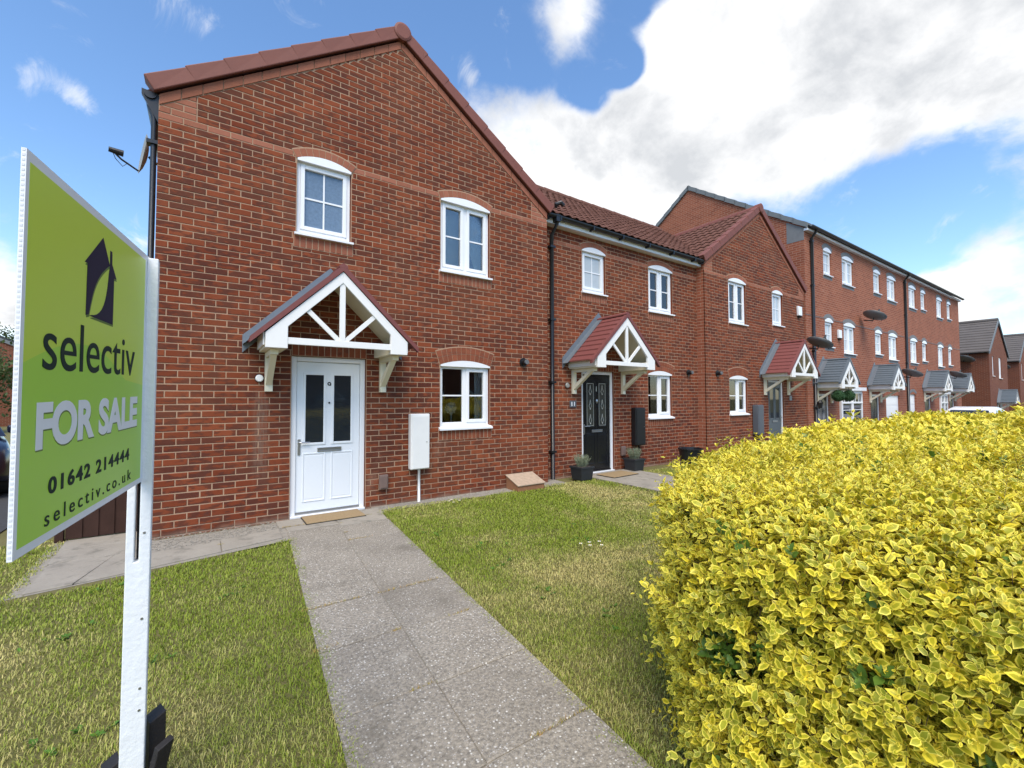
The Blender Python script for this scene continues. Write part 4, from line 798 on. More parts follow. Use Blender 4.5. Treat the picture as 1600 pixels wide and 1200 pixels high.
def flue(loc, label):
    T = thing('boiler_flue', loc, label, 'flue'); ob('collar', MB().tube([(0, -.02, 0), (0, 0, 0)], .075, 18), 'black_plastic', T); ob('outlet', MB().tube([(0, -.019, 0), (0, -.10, 0)], .05, 18), 'black_plastic', T); ob('cage', MB().tube([(0, -.099, 0), (0, -.125, 0)], .04, 14), 'dish_grey', T)
flue((3.59, -.004, 2.10), 'round black boiler flue on the near gabled house, right of its ground-floor window'); flue((8.72, .22, 2.10), 'round black boiler flue on the middle house wall beside the recess corner'); flue((9.6, -.004, 2.10), 'round black boiler flue on the far gabled house, left of its ground-floor window')
def wall_light(loc, label, r_=.043, mat='print_white'):
    T = thing('wall_light', loc, label, 'light'); m1 = MB().lathe([(0, -.03), (r_ * .8, -.03), (r_, -.015), (r_, 0)], 18).mesh('lens'); m1.transform(Matrix.Rotation(R(-90), 4, 'X') @ Matrix.Scale(1, 4)); m1.transform(Matrix.Translation((0, 0, 0))); link('lens', m1, mat, T); ob('rim', MB().tube([(0, -.012, 0), (0, 0, 0)], r_ * 1.14, 18), 'black_plastic', T)
wall_light((-.352, -.004, 1.728), 'small round white wall light left of the white door'); wall_light((4.80, .221, 1.73), 'round grey wall light left of the black door', .05, 'dish_pale')
def num_plate(loc, s, label):
    T = thing('number_plate', loc, label, 'house number'); ob('plate', MB().box(-.085, .085, -.012, 0, -.065, .065), 'grey_plastic', T, bevel=.003); put_text(s, T, 'print_white', -.045, .045, -.04, .04, -.0135, .003, 'digits')
num_plate((4.945, .222, 1.375), '11', 'dark number 11 plate on the wall left of the black door')
T = thing('wall_plaque', (13.54, -.003, 1.48), 'small pale plaque on the wall right of the grey door', 'plaque'); ob('plate', MB().box(-.07, .07, -.012, 0, -.07, .07), 'dish_pale', T, bevel=.003)
def alarm(loc, rz, label):
    T = thing('alarm_box', loc, label, 'alarm', None, rz); ob('case', MB().hexa([(-.11, -.07, -.13), (.11, -.07, -.13), (.11, 0, -.13), (-.11, 0, -.13), (-.13, -.06, .16), (.13, -.06, .16), (.13, 0, .16), (-.13, 0, .16)]), 'white_upvc', T, bevel=.01); ob('strobe', MB().lathe([(0, -.06), (.05, -.05), (.06, 0)], 12, (0, -.04, -.132)), 'black_plastic', T)
alarm((14.2, -.004, 4.16), 0, 'white alarm box high on the wall of the house with the grey door'); alarm(tpt(2.47, .004, 3.68), TA, 'white alarm box between first-floor windows of the nearest tall house')
def dish(loc, face, mat, label, r_=.33, tall=1.0, wallv=(0, 1, 0), arm=True):
    T = thing('satellite_dish', loc, label, 'satellite dish', 'satellite dishes on the house walls'); f = Vector(face).normalized(); q = f.to_track_quat('Z', 'Y').to_matrix().to_4x4()
    prof = [(a_, b_ * (.5 if r_ < .3 else 1.)) for a_, b_ in [(0, 0), (r_ * .35, .012), (r_ * .7, .045), (r_, .095), (r_ * 1.01, .095), (r_ * .7, .035), (r_ * .35, .0), (0, -.012)]]
    m_ = MB().lathe(prof, 28).mesh('reflector'); m_.transform(q @ Matrix.Scale(tall, 4, (0, 1, 0))); link('reflector', m_, mat, T, True)
    w_ = Vector(wallv); back = -f * .02; ob('bracket', MB().tube([back, back - f * .05 + Vector((0, 0, -.06)), w_ * .3 * 1.0 + Vector((0, 0, -.06))], .02, 8), 'black_plastic', T)
    dn = q @ Vector((0, -r_ * tall * .95, .05)); tip = f * (r_ * 1.35) + Vector((0, 0, -r_ * .42))
    ob('feed_arm', MB().tube([tuple(dn), tuple(dn * .35 + tip * .65 + Vector((0, 0, -.02))), tuple(tip)], .011, 8), 'black_plastic', T); ob('receiver', MB().tube([tip + f * .03, tip - f * .10 + Vector((0, 0, .01))], [.028, .036], 10), 'black_plastic', T)
    ob('cable', MB().tube([tuple(tip), tuple(tip * .9 + Vector((0, 0, -.09))), tuple(tip * .6 + dn * .4 + Vector((0, 0, -.09))), tuple(dn * .6 + tip * .4)], .004, 6), 'black_plastic', T)
dish((-1.505, .66, 4.40), (-.97, -.2, .12), 'dish_pale', 'satellite dish on the left side of the near gabled house', .235, 1.0, (.5, 0, 0))
FD = (.42, -.22, .88)
dish(tpt(4.45, .42, 4.42), FD, 'dish_grey', 'grey satellite dish between the upper windows of the tall row', .36, 1.); dish(tpt(-.15, .40, 3.10), FD, 'dish_grey', 'grey satellite dish above the red canopy beside the drainpipe', .36, 1.)
dish(tpt(8.5, .42, 2.44), FD, 'dish_grey', 'grey satellite dish beside the second drainpipe of the tall row', .36, 1.); dish(tpt(15.5, .45, 2.58), FD, 'dish_grey', 'grey satellite dish over the last canopies of the tall row', .36, 1.)
dish((39.55, .6, 3.95), FD, 'dish_grey', 'satellite dish on the side wall of the house beyond the tall row', .50, 1., (1, 0, 0)); dish((50.7, .4, 3.9), FD, 'dish_grey', 'satellite dish on the wall at the right edge of the picture', .50, 1., (1, 0, 0))
def mat_(loc, rz, w, d, label):
    T = thing('doormat', loc, label, 'doormat', None, rz); ob('pile', MB().box(-w / 2, w / 2, -d / 2, d / 2, 0, .014), 'coir', T, bevel=.004); ob('backing', MB().box(-w / 2 - .008, w / 2 + .008, -d / 2 - .008, d / 2 + .008, -.003, .004), 'rubber', T)
mat_((.46, -.265, .007), 0, .68, .37, 'worn brown doormat in front of the white door'); mat_((5.70, -.22, .010), .05, .72, .42, 'tan doormat in front of the black door')
def pot(loc, w, label):
    T = thing('plant_pot', loc, label, 'plant pot', 'square black pots by the black door'); h = .235; a, b_ = w * .42, w / 2
    m_ = MB(); m_.hexa([(-a, -a, 0), (a, -a, 0), (a, a, 0), (-a, a, 0), (-b_, -b_, h), (b_, -b_, h), (b_, b_, h), (-b_, b_, h)]); p = ob('pot', m_, 'pot', T, bevel=.01); r_ = MB(); bars(r_, -b_ - .008, b_ + .008, -b_ - .008, b_ + .008, .022, 0, .03)
    for i, v in enumerate(r_.v): r_.v[i] = (v[0], v[2], h - .022 + v[1])
    ob('rim', r_, 'pot', p); ob('soil', MB().box(-b_ + .02, b_ - .02, -b_ + .02, b_ - .02, h - .02, h + .004), 'soil', T); st = MB(); rr = random.Random(int(w * 1000) + int(loc[0] * 10))
    for i in range(150):
        a_ = rr.uniform(0, 6.28); q = rr.uniform(0, .10); L_ = rr.uniform(.12, .24); o = Vector((q * math.cos(a_), q * math.sin(a_), h)); d = Vector((math.cos(a_) * rr.uniform(.1, .6), math.sin(a_) * rr.uniform(.1, .6), 1)).normalized(); e = o + d * L_
        st.tube([o, e], [.0022, .0016], 3, False)
        for k in range(9):
            t = rr.uniform(.25, 1); c = o + d * (L_ * t); v = Vector((rr.uniform(-1, 1), rr.uniform(-1, 1), rr.uniform(.2, 1))).normalized() * .03; s = d.cross(v).normalized() * .0035; st.add([c - s, c + s, c + v], [(0, 1, 2)])
    tag(ob('lavender', st, 'lavender', T), kind='stuff')
pot((4.80, -.17, .0), .31, 'square black pot of lavender left of the black door, by the drainpipe'); pot((6.42, -.02, .0), .31, 'square black pot of lavender right of the black door, under the meter box')
T = thing('gas_meter_box', (3.5, -.155, 0), 'weathered brown sloping gas meter box on the ground beside the near house', 'meter box'); ob('body', MB().prism_x([(-.20, -.03), (.14, -.03), (.14, .20), (-.20, .085)], -.27, .27), 'weathered_side', T, bevel=.008); ob('lid', MB().prism_x([(-.215, .075), (.145, .205), (.145, .222), (-.215, .095)], -.282, .282), 'weathered_lid', T, bevel=.006)
T = thing('black_tub', (7.9, -.35, 0), 'black plastic tub against the wall, half hidden by the hedge', 'tub'); ob('tub_body', MB().lathe([(0, 0), (.2, 0), (.25, .36), (.265, .36), (.265, .385), (.235, .385), (.19, .03), (0, .03)], 20), 'black_plastic', T); ob('tub_handle', MB().tube([(.25, -.08, .35), (.31, -.06, .36), (.31, .06, .36), (.25, .08, .35)], .012, 6), 'black_plastic', T)
def ball(loc, label):
    T = thing('topiary_ball', loc, label, 'hanging plant', 'green topiary balls hung under the canopy'); V = []; rr = np.random.default_rng(3); n = 900; d = rr.normal(size=(n, 3)); d /= np.linalg.norm(d, axis=1)[:, None]; b = MB()
    for v in d: v = Vector(v); a = Vector(rr.normal(size=3)).normalized(); s = v.cross(a).normalized() * .012; t = v.cross(s).normalized() * .03 + v * .02; c = v * (.155 + .02 * rr.random()); b.add([c - s, c + t, c + s, c - t * .6], [(0, 1, 2, 3)])
    f = ob('foliage', b, 'topiary', T); tag(f, kind='stuff'); ob('core', MB().lathe([(0, -.15), (.1, -.11), (.15, 0), (.1, .11), (0, .15)], 14), 'topiary', T); ob('chain', MB().tube([(0, 0, .15), (0, 0, .42)], .006, 5), 'black_plastic', T)
ball(tpt(.62, .60, 1.55), 'left one of two green topiary balls hanging under the grey canopy'); ball(tpt(1.42, .60, 1.55), 'right one of two green topiary balls hanging under the grey canopy')
T = thing('wall_lantern', tpt(.36, .10, 1.28), 'black wall lantern by the drainpipe of the nearest tall house', 'lantern', None, TA); ob('lantern_cage', MB().lathe([(0, -.12), (.05, -.11), (.085, .06), (.03, .13), (0, .15)], 8, (0, -.1, 0)), 'black_plastic', T); ob('lantern_arm', MB().tube([(0, .1, -.05), (0, -.05, -.12), (0, -.1, -.12)], .014, 6), 'black_plastic', T)
T = thing('window_ornament', (2.33, .215, 1.06), 'pale dandelion clock ornament inside the ground-floor window', 'ornament'); ob('stem', MB().tube([(0, 0, 0), (0, 0, .2)], .008, 6), 'white_paint', T); rr = random.Random(2); b = MB()
for i in range(60): a_ = i * 2.4; r_ = .10 * math.sqrt(i / 60); c = Vector((r_ * math.cos(a_), rr.uniform(-.01, .01), .27 + r_ * math.sin(a_))); b.tube([(0, 0, .27), c], .0022, 3, False); b.box(c.x - .007, c.x + .007, c.y - .003, c.y + .003, c.z - .007, c.z + .007)
tag(ob('seed_head', b, 'curtain', T), kind='stuff')
# side fence, close-boarded
T = thing('timber_fence', (-1.4, .40, 0), 'dark brown close-boarded fence beside the near gabled house', 'fence')
for i in range(5): x = -.02 - i * .128; o = ob('board', MB().hexa([(x - .13, -.006, .01), (x, -.018, .01), (x, 0, .01), (x - .13, .004, .01), (x - .13, -.006, 1.55), (x, -.018, 1.55), (x, 0, 1.55), (x - .13, .004, 1.55)]), 'fence_timber', T)
for z in (.3, 1.3): ob('rail', MB().box(-.67, 0, .006, .05, z, z + .07), 'fence_timber', T)
ob('post', MB().box(-.74, -.675, -.02, .05, -.3, 1.6), 'fence_timber', T)
# ------------------------------------------------------------------ cars
def car(loc, rz, paint, label):
    T = thing('parked_car', loc, label, 'car', None, rz)
    # sections along the length: x, half width, sill z, belt z
    S = [(-2.02, .62, .42, .62), (-1.95, .76, .30, .80), (-1.6, .83, .22, .90), (-.7, .86, .20, .93), (.4, .86, .20, .92), (1.2, .85, .20, .88), (1.75, .80, .24, .80), (2.0, .66, .32, .66), (2.06, .5, .40, .56)]
    b = MB(); n = 12
    for x, hw, zs, zb in S:
        for i in range(n):
            t = i / (n - 1); pr = [(-1, 0), (-1.0, .18), (-1.02, .45), (-1.0, .75), (-.93, .95), (-.7, 1.02), (.7, 1.02), (.93, .95), (1.0, .75), (1.02, .45), (1.0, .18), (1, 0)][i]; b.v.append((x, pr[0] * hw, zs + (zb - zs) * pr[1]))
    m_ = len(S)
    for s in range(m_ - 1):
        for i in range(n): b.f.append((s * n + i, s * n + (i + 1) % n, (s + 1) * n + (i + 1) % n, (s + 1) * n + i))
    b.f += [tuple(range(n - 1, -1, -1)), tuple((m_ - 1) * n + i for i in range(n))]
    bd = ob('body', b, paint, T, True)
    G = [(-1.88, .60, .90, .93), (-1.45, .60, .90, 1.36), (-.9, .62, .91, 1.46), (.0, .62, .91, 1.47), (.55, .60, .91, 1.38), (1.18, .60, .87, .90)]
    g = MB()
    for x, hw, z0, z1 in G: k = (z1 - z0) / .55; g.v += [(x, -.80, z0), (x, -.80 + .20 * k, z1 - .05 * k), (x, -.80 + .30 * k, z1), (x, .80 - .30 * k, z1), (x, .80 - .20 * k, z1 - .05 * k), (x, .80, z0)]
    for s in range(len(G) - 1):
        for i in range(5): g.f.append((s * 6 + i, s * 6 + i + 1, (s + 1) * 6 + i + 1, (s + 1) * 6 + i))
    ob('cabin', g, paint, T, True)
    def pane(q): a, bb, c, d = [Vector(v) for v in q]; nn = (bb - a).cross(d - a).normalized() * .008; ob('car_window', MB().add([a + nn, bb + nn, c + nn, d + nn], [(0, 1, 2, 3)]), 'dark_glass', T)
    for s in (-1, 1):
        sd = lambda x, z: (x, s * (.80 - .2 * (z - .91) / .5), z)
        for xs in ((-1.35, -.42, -1.15), (-.34, .62, -.34)):
            q = [sd(xs[0], .95), sd(xs[1], .95), sd(xs[1] if xs[1] < 0 else .28, 1.34), sd(xs[2], 1.34)]; pane(q if s < 0 else q[::-1])
    pane([(1.12, -.66, .93), (1.12, .66, .93), (.60, .50, 1.34), (.60, -.50, 1.34)]); pane([(-1.86, .62, .97), (-1.86, -.62, .97), (-1.52, -.5, 1.31), (-1.52, .5, 1.31)])
    for x in (-1.28, 1.3):
        for s in (-1, 1):
            w_ = ob('wheel', MB().tube([(x, s * .70, .31), (x, s * .875, .31)], .31, 24), 'rubber', T); ob('rim', MB().tube([(x, s * .86, .31), (x, s * .883, .31)], .20, 16), 'steel', w_)
    for s in (-1, 1):
        ob('headlight', MB().hexa([(1.80, s * .62 - .13, .60), (1.99, s * .62 - .10, .58), (1.99, s * .62 + .04, .58), (1.78, s * .62 + .15, .60), (1.74, s * .62 - .13, .74), (1.90, s * .62 - .10, .72), (1.86, s * .62 + .05, .72), (1.72, s * .62 + .16, .74)]), 'steel', T); ob('tail_light', MB().box(-2.0, -1.85, s * .66 - .09, s * .66 + .1, .62, .84), 'canopy_tile', T); ob('mirror', MB().box(.62, .78, s * .92 - .09, s * .92 + .09, .93, 1.06), paint, T, bevel=.03)
car((-4.65, 5.4, -.015), R(-72), 'car_navy', 'dark blue car parked beyond the for sale board, cut by the left edge'); car((23.2, -2.3, gz(40) + .014), R(180), 'car_white', 'white car parked in front of the tall row, mostly hidden by the hedge')
# ------------------------------------------------------------------ golden privet hedge
FP = [(.70, -6.7), (.66, -6.2), (.64, -5.7), (.65, -5.25), (.75, -4.98), (1.08, -4.76), (1.62, -4.52), (2.4, -4.33), (3.4, -4.22), (5.0, -4.12), (7.0, -4.05), (10.5, -4.0)]
FPx, FPy = np.array([p[0] for p in FP]), np.array([p[1] for p in FP])
def hedge_top(x, y): return 1.075 + .05 * np.sin(1.7 * x + .6) * np.sin(1.3 * y) + .05 * np.clip((x - 2.6) / 3.6, 0, 1) + .27 * np.exp(-((y + 5.85) / .42) ** 2) * np.clip((x - 2.6) / 1.4, 0, 1) - .02 * np.clip((1.3 - x) / .6, 0, 1) ** 2 + .025 * np.sin(5.1 * x + 2.) * np.sin(4.3 * y + 1.)
def hedge():
    H = thing('privet_hedge', (3.5, -5.3, 0), 'golden variegated privet hedge filling the right foreground', 'hedge'); off = np.array(H.location)
    seg = np.hypot(np.diff(FPx), np.diff(FPy)); cum = np.concatenate([[0], np.cumsum(seg)])
    def curve(s): return np.interp(s, cum, FPx), np.interp(s, cum, FPy)
    B, Nn = [], []
    # sides
    n = 36000; s = RNG.random(n) * cum[-1]; x, y = curve(s); xa, ya = curve(np.clip(s - .15, 0, None)); xb, yb = curve(np.clip(s + .15, None, cum[-1])); tx, ty = xb - xa, yb - ya; l = np.hypot(tx, ty); nx, ny = -ty / l, tx / l
    z = RNG.random(n) * 1.0 + .02; bulge = .05 * np.sin(np.pi * np.clip(z / 1.15, 0, 1)) - .02 * np.clip((.25 - z) / .25, 0, 1) + .05 * np.sin(7 * s + 5 * z) * np.sin(6 * z + 2 * s)
    B.append(np.stack([x + nx * bulge, y + ny * bulge, z * hedge_top(x, y) / 1.05], 1)); Nn.append(np.stack([nx, ny, .35 + 0 * nx], 1))
    # top
    n = 84000; x = .66 + RNG.random(n) ** 1.35 * 9.6; yb_ = np.interp(x, FPx[3:], FPy[3:]); y = -6.7 + RNG.random(n) * (yb_ + 6.7); edge = np.minimum(yb_ - y, (x - .7) * 1.2); B.append(np.stack([x, y, hedge_top(x, y) - .06 * np.exp(-edge / .08)], 1))
    e = np.exp(-edge / .18); Nn.append(np.stack([-.5 * e * (x < 1.2), .5 * e * (x >= 1.2), 1 + 0 * e], 1))
    B, Nn = np.concatenate(B), np.concatenate(Nn); C = np.array(CAMP); dist = np.linalg.norm(B - C, axis=1)
    vis = (B - C) @ np.array(cw); away = np.sum(Nn * (C - B), 1) < -.12 * dist; keep = RNG.random(len(B)) < np.where(away & (B[:, 2] < .85), .25, 1) * np.clip((1.85 / dist) ** 1.4, .06, 1) * np.where(vis > .15, 1, .25); B, Nn, dist = B[keep], Nn[keep], dist[keep]
    Nn /= np.linalg.norm(Nn, axis=1)[:, None]; m_ = len(B); B = B - Nn * (RNG.random((m_, 1)) ** 1.6 * .17)
    D = Nn * .62 + np.array([0, 0, .55]) + RNG.normal(size=(m_, 3)) * .42; D /= np.linalg.norm(D, axis=1)[:, None]; SLn = RNG.uniform(.06, .13, m_) * np.where(RNG.random(m_) < .07, 1.75, 1)
    a = np.cross(D, np.array([.3, .2, .9])); a /= np.linalg.norm(a, axis=1)[:, None]; b = np.cross(D, a); ph = RNG.random(m_) * 6.28
    big = np.clip(dist / 2.5, 1, 2.3); sgreen = np.where(RNG.random(m_) < .012, 1., 0.); patch = ((np.linalg.norm(B - np.array([.70, -5.28, .55]), axis=1) < .11) | (np.linalg.norm(B - np.array([.74, -6.02, .60]), axis=1) < .08)); sgreen = np.maximum(sgreen, patch * (RNG.random(m_) < .8)); stint = RNG.random(m_)
    PO, AX, NO, LE, TI = [], [], [], [], []
    NP = 5
    for k in range(NP):
        t = (k + .6) / NP; c = B + D * (SLn * t)[:, None]; L_ = (.0405 - .012 * (t ** 2) - .010 * (k == 0)) * RNG.uniform(.6, 1.22, m_) * big * np.where(k == NP - 1, .62, 1)
        for s_ in (0, 1):
            an = ph + k * 1.5708 + s_ * np.pi + RNG.normal(size=m_) * .25; r_ = a * np.cos(an)[:, None] + b * np.sin(an)[:, None]; lift = RNG.uniform(.35, .95, m_) + .7 * t
            ax = r_ + D * lift[:, None] * .7 + np.array([0, 0, .12]); ax /= np.linalg.norm(ax, axis=1)[:, None]; no = D - ax * np.sum(D * ax, 1)[:, None] + RNG.normal(size=(m_, 3)) * .18; no -= ax * np.sum(no * ax, 1)[:, None]; no /= np.linalg.norm(no, axis=1)[:, None]
            PO.append(c); AX.append(ax); NO.append(no); LE.append(L_); TI.append(np.stack([np.clip(stint * .6 + RNG.random(m_) * .55 - .05, 0, 1), sgreen], 1))
    PO, AX, NO, LE, TI = map(np.concatenate, (PO, AX, NO, LE, TI)); SI = np.cross(AX, NO)
    rows = [(.27, .44), (.66, .46)]; wr = .54
    LV = [(0, 0, 0)]; MG = [1.]
    for v, h in rows:
        for u in (-1, 0, 1): LV.append((u * h * wr, v, .07 * abs(u) * h * 2 - .16 * v * v + .05 * v)); MG.append(abs(u) * 1.)
    LV.append((0, 1, -.13)); MG.append(1.)
    LV, MG = np.array(LV), np.array(MG); LF = np.array([(0, 2, 1), (0, 3, 2), (1, 2, 5), (1, 5, 4), (2, 3, 6), (2, 6, 5), (4, 5, 7), (5, 6, 7)])
    # the leaves that show largest become single parts
    q = PO + AX * (LE * .5)[:, None] - C; dp = q @ np.array(cw); ux, uy = (q @ np.array(cr)) / dp, (q @ np.array(cu)) / dp; inside = (np.abs(ux) < 1.12) & (np.abs(uy) < .84) & (dp > .2)
    face = np.abs(np.sum(NO * q, 1)) / np.linalg.norm(q, axis=1); score = np.where(inside, LE / np.maximum(dp, .1) * (.3 + face), 0)
    # only leaves with nothing in front: nearest leaf per small cell of the view
    cell = (np.floor(ux * 60).astype(int) * 4000 + np.floor(uy * 60).astype(int)); order = np.argsort(dp); seen = set(); front = np.zeros(len(PO), bool)
    for i in order:
        if not inside[i]: continue
        if cell[i] not in seen: seen.add(cell[i]); front[i] = True
    top = np.argsort(-np.where(front, score, 0))[:300]; rest = np.ones(len(PO), bool); rest[top] = False
    var = []
    for i in range(10):
        me = npmesh('leaf', LV * np.array([1, 1, 1]), LF, 3, np.stack([MG, np.full(8, (i + .5) / 10), np.zeros(8)], 1)); me.materials.append(MATS['privet_leaf']); me.polygons.foreach_set('use_smooth', [True] * 8); var.append(me)
    gme = npmesh('leaf', LV, LF, 3, np.stack([MG, np.full(8, .5), np.ones(8)], 1)); gme.materials.append(MATS['privet_leaf'])
    for i in top:
        o = link('leaf', gme if TI[i, 1] > .5 else var[min(9, int(TI[i, 0] * 10))], None, H); Mx = Matrix.Identity(4)
        for k in range(3): Mx[k][0], Mx[k][1], Mx[k][2], Mx[k][3] = SI[i, k] * LE[i], AX[i, k] * LE[i], NO[i, k] * LE[i], PO[i, k] - off[k]
        o.matrix_local = Mx
    PO, AX, NO, LE, TI, SI, dl = PO[rest], AX[rest], NO[rest], LE[rest], TI[rest], SI[rest], dp[rest]; fp = MB()
    FV = np.array([(0, 0, 0), (-.25, .45, .03), (0, .5, -.02), (.25, .45, .03), (0, 1, -.12)]); FM = np.array([1., 1., 0., 1., 1.]); FF = np.array([(0, 2, 1), (0, 3, 2), (1, 2, 4), (2, 3, 4)])
    for near, lv, mg, lf in ((True, LV, MG, LF), (False, FV, FM, FF)):      # full leaves close by, simpler ones further along
        q = (dl < 1.62) == near; po, ax, no, le, ti, si = PO[q], AX[q], NO[q], LE[q], TI[q], SI[q]; n = len(po); k = len(lv); cv = RNG.uniform(.5, 1.8, n); wv = RNG.uniform(.8, 1.2, n)
        V = po[:, None] + (lv[None, :, 0] * le[:, None] * wv[:, None])[..., None] * si[:, None] + (lv[None, :, 1] * le[:, None])[..., None] * ax[:, None] + (lv[None, :, 2] * (le * cv)[:, None])[..., None] * no[:, None] - off
        F = (lf[None] + (np.arange(n) * k)[:, None, None]).reshape(-1, 3); T_ = np.empty((n, k, 3)); T_[..., 0] = mg; T_[..., 1] = ti[:, :1]; T_[..., 2] = ti[:, 1:]
        me = npmesh('foliage', V.reshape(-1, 3), F, 3, T_.reshape(-1, 3)); me.polygons.foreach_set('use_smooth', [True] * len(F)); tag(link('foliage', me, 'privet_leaf', H), kind='stuff')
    # stems
    e = B + D * SLn[:, None]; r_ = .0018; st0 = B - D * .03; SV = np.stack([st0 + a * r_, st0 - .5 * a * r_ + .87 * b * r_, st0 - .5 * a * r_ - .87 * b * r_, e], 1).reshape(-1, 3) - off; SF = (np.array([(0, 1, 3), (1, 2, 3), (2, 0, 3)])[None] + (np.arange(m_) * 4)[:, None, None]).reshape(-1, 3)
    tag(link('twigs', npmesh('twigs', SV, SF, 3), 'twig', H), kind='stuff')
    # solid core, coloured near black to stand in for shade between the leaves
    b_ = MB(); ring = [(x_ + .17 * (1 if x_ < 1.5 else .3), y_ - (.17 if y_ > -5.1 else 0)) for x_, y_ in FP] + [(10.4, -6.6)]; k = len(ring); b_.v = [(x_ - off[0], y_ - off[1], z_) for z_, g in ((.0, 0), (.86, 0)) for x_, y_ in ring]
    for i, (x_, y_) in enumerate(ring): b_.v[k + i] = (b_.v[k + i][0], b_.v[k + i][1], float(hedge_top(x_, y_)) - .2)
    b_.f = [(i, i + k, (i + 1) % k + k, (i + 1) % k) for i in range(k)] + [tuple(range(2 * k - 1, k - 1, -1))]; ob('shade_core', b_, 'hedge_shade', H)
hedge()
# ------------------------------------------------------------------ grass
def vnoise(x, y, s, seed):
    g = np.random.default_rng(seed).random((64, 64)); X, Y_ = x * s + 100.3, y * s + 100.7; i, j = np.floor(X).astype(int), np.floor(Y_).astype(int); fx, fy = X - i, Y_ - j; fx, fy = fx * fx * (3 - 2 * fx), fy * fy * (3 - 2 * fy); G = lambda a, b: g[a % 64, b % 64]
    return (G(i, j) * (1 - fx) + G(i + 1, j) * fx) * (1 - fy) + (G(i, j + 1) * (1 - fx) + G(i + 1, j + 1) * fx) * fy
def grass():
    n = 1350000; # candidates, thinned with distance
    x = np.concatenate([RNG.uniform(-4.2, 0.2, n // 3), RNG.uniform(.4, 8.6, 2 * n // 3)]); y = np.concatenate([RNG.uniform(-5.6, .55, n // 3), RNG.uniform(-5.3, -.2, 2 * n // 3)])
    L_ = -.105 + (y + .84) * .078; R_ = 1.02 + (y + .33) * .092; ed = RNG.normal(size=len(x)) * .02 + .07 * (vnoise(x, y, 6, 5) - .5)
    # edges: slab strip in front of the house on the left, gravel by the wall on the right, neighbour's path
    sl = -.90 + (x + .2) * .235 - .03; left = (x < L_ + .02 + ed) & (((x > -2.06) & (y < sl + ed)) | (x <= -2.04 + ed) & (y < .55)); right = (x > R_ - .015 + ed) & (y < np.where(x < 4.3, -.24 - .06 * np.sin(3 * x), -.05) + ed) & ~((x > 5.08 - ed) & (x < 6.46 + ed))
    ok = (left | right) & ~((x > .95) & (y < np.interp(x, FPx[3:], FPy[3:]) - .25))
    x, y, ed = x[ok], y[ok], ed[ok]; d = np.stack([x, y, 0 * x], 1) - np.array(CAMP); dist = np.linalg.norm(d, axis=1); dep = d @ np.array(cw); sx = (d @ np.array(cr)) / np.maximum(dep, .05)
    k = (dep > .4) & (np.abs(sx) < 1.35) & (RNG.random(len(x)) < np.clip((2.3 / dist) ** 1.25, .05, 1)); x, y, dist = x[k], y[k], dist[k]; n = len(x)
    pt = .50 * vnoise(x, y, 1.1, 1) + .32 * vnoise(x, y, 3.3, 2) + .18 * vnoise(x, y, 9., 3); hs = np.clip(dist / 3.2, 1, 2.3)
    h = (.012 + .015 * RNG.random(n)) * (.8 + .5 * (1 - pt)) * (1 + .8 * (RNG.random(n) < .03)); wdt = (.0012 + .0010 * RNG.random(n)) * hs; az = RNG.random(n) * 6.283; ln = RNG.uniform(.2, 1.15, n)
    dx, dy = np.cos(az), np.sin(az); px_, py_ = -dy * wdt, dx * wdt; mx, my = x + dx * h * ln * .4, y + dy * h * ln * .4; tx, ty = x + dx * h * ln, y + dy * h * ln; z0 = np.full(n, -.012)
    V = np.stack([np.stack([x - px_, y - py_, z0], 1), np.stack([x + px_, y + py_, z0], 1), np.stack([mx + px_ * .8, my + py_ * .8, z0 + h * .65], 1), np.stack([mx - px_ * .8, my - py_ * .8, z0 + h * .65], 1), np.stack([tx, ty, z0 + h * (1.0 - .25 * ln)], 1)], 1)
    base = np.arange(n)[:, None] * 5; F = np.concatenate([base + np.array([0, 1, 2]), base + np.array([0, 2, 3]), base + np.array([3, 2, 4])])
    dry = np.clip((pt - .50) * 2.4 + .27 + RNG.normal(size=n) * .28, 0, 1)[:, None]; g1, g2 = np.array([.17, .25, .018]), np.array([.33, .385, .045]); s1 = np.array([.58, .50, .20]); r1 = RNG.random((n, 1)); col = (g1 * (1 - r1) + g2 * r1) * (1 - dry) + s1 * dry * (.75 + .5 * r1); col = np.repeat(col[:, None], 5, 1).reshape(-1, 3)
    o = link('grass', npmesh('grass', V.reshape(-1, 3), F, 3, col), 'grass_blade'); tag(o, 'short mown lawn grass, green with dry straw patches, either side of the path', 'grass', kind='stuff'); print('grass blades', n)
grass()
def weeds():      # straw-coloured tufts growing in the joints of the path
    b = MB(); rr = random.Random(5); spots = [(-.16, .9, -.405), (-.33, .1, -2.72), (.3, .62, -4.545), (-.45, -.1, -4.55), (.22, .72, -2.735), (-.02, .14, -3.955), (.10, .17, -3.34), (.5, .66, -3.36), (.46, .5, -.6), (-.12, .1, -.41), (.36, .62, -1.30), (-.35, -.2, -3.30), (-.75, -.70, -.7), (.40, .44, -1.0)]
    for x0, x1, y in spots:
        for i in range(int(260 * (x1 - x0) + 14)):
            x, yy = rr.uniform(x0, x1), y + rr.gauss(0, .006); a = rr.uniform(0, 6.28); h = rr.uniform(.006, .02); w_ = .0018; dx, dy = math.cos(a), math.sin(a); b.add([(x - dy * w_, yy + dx * w_, 0), (x + dy * w_, yy - dx * w_, 0), (x + dx * h, yy + dy * h, h)], [(0, 1, 2)], (rr.uniform(.3, .5), rr.uniform(.24, .34), rr.uniform(.05, .1)))
    tag(ob('joint_weeds', b, 'grass_blade'), 'dry yellow weeds growing in the joints of the paving slabs', 'weeds', kind='stuff')
weeds()
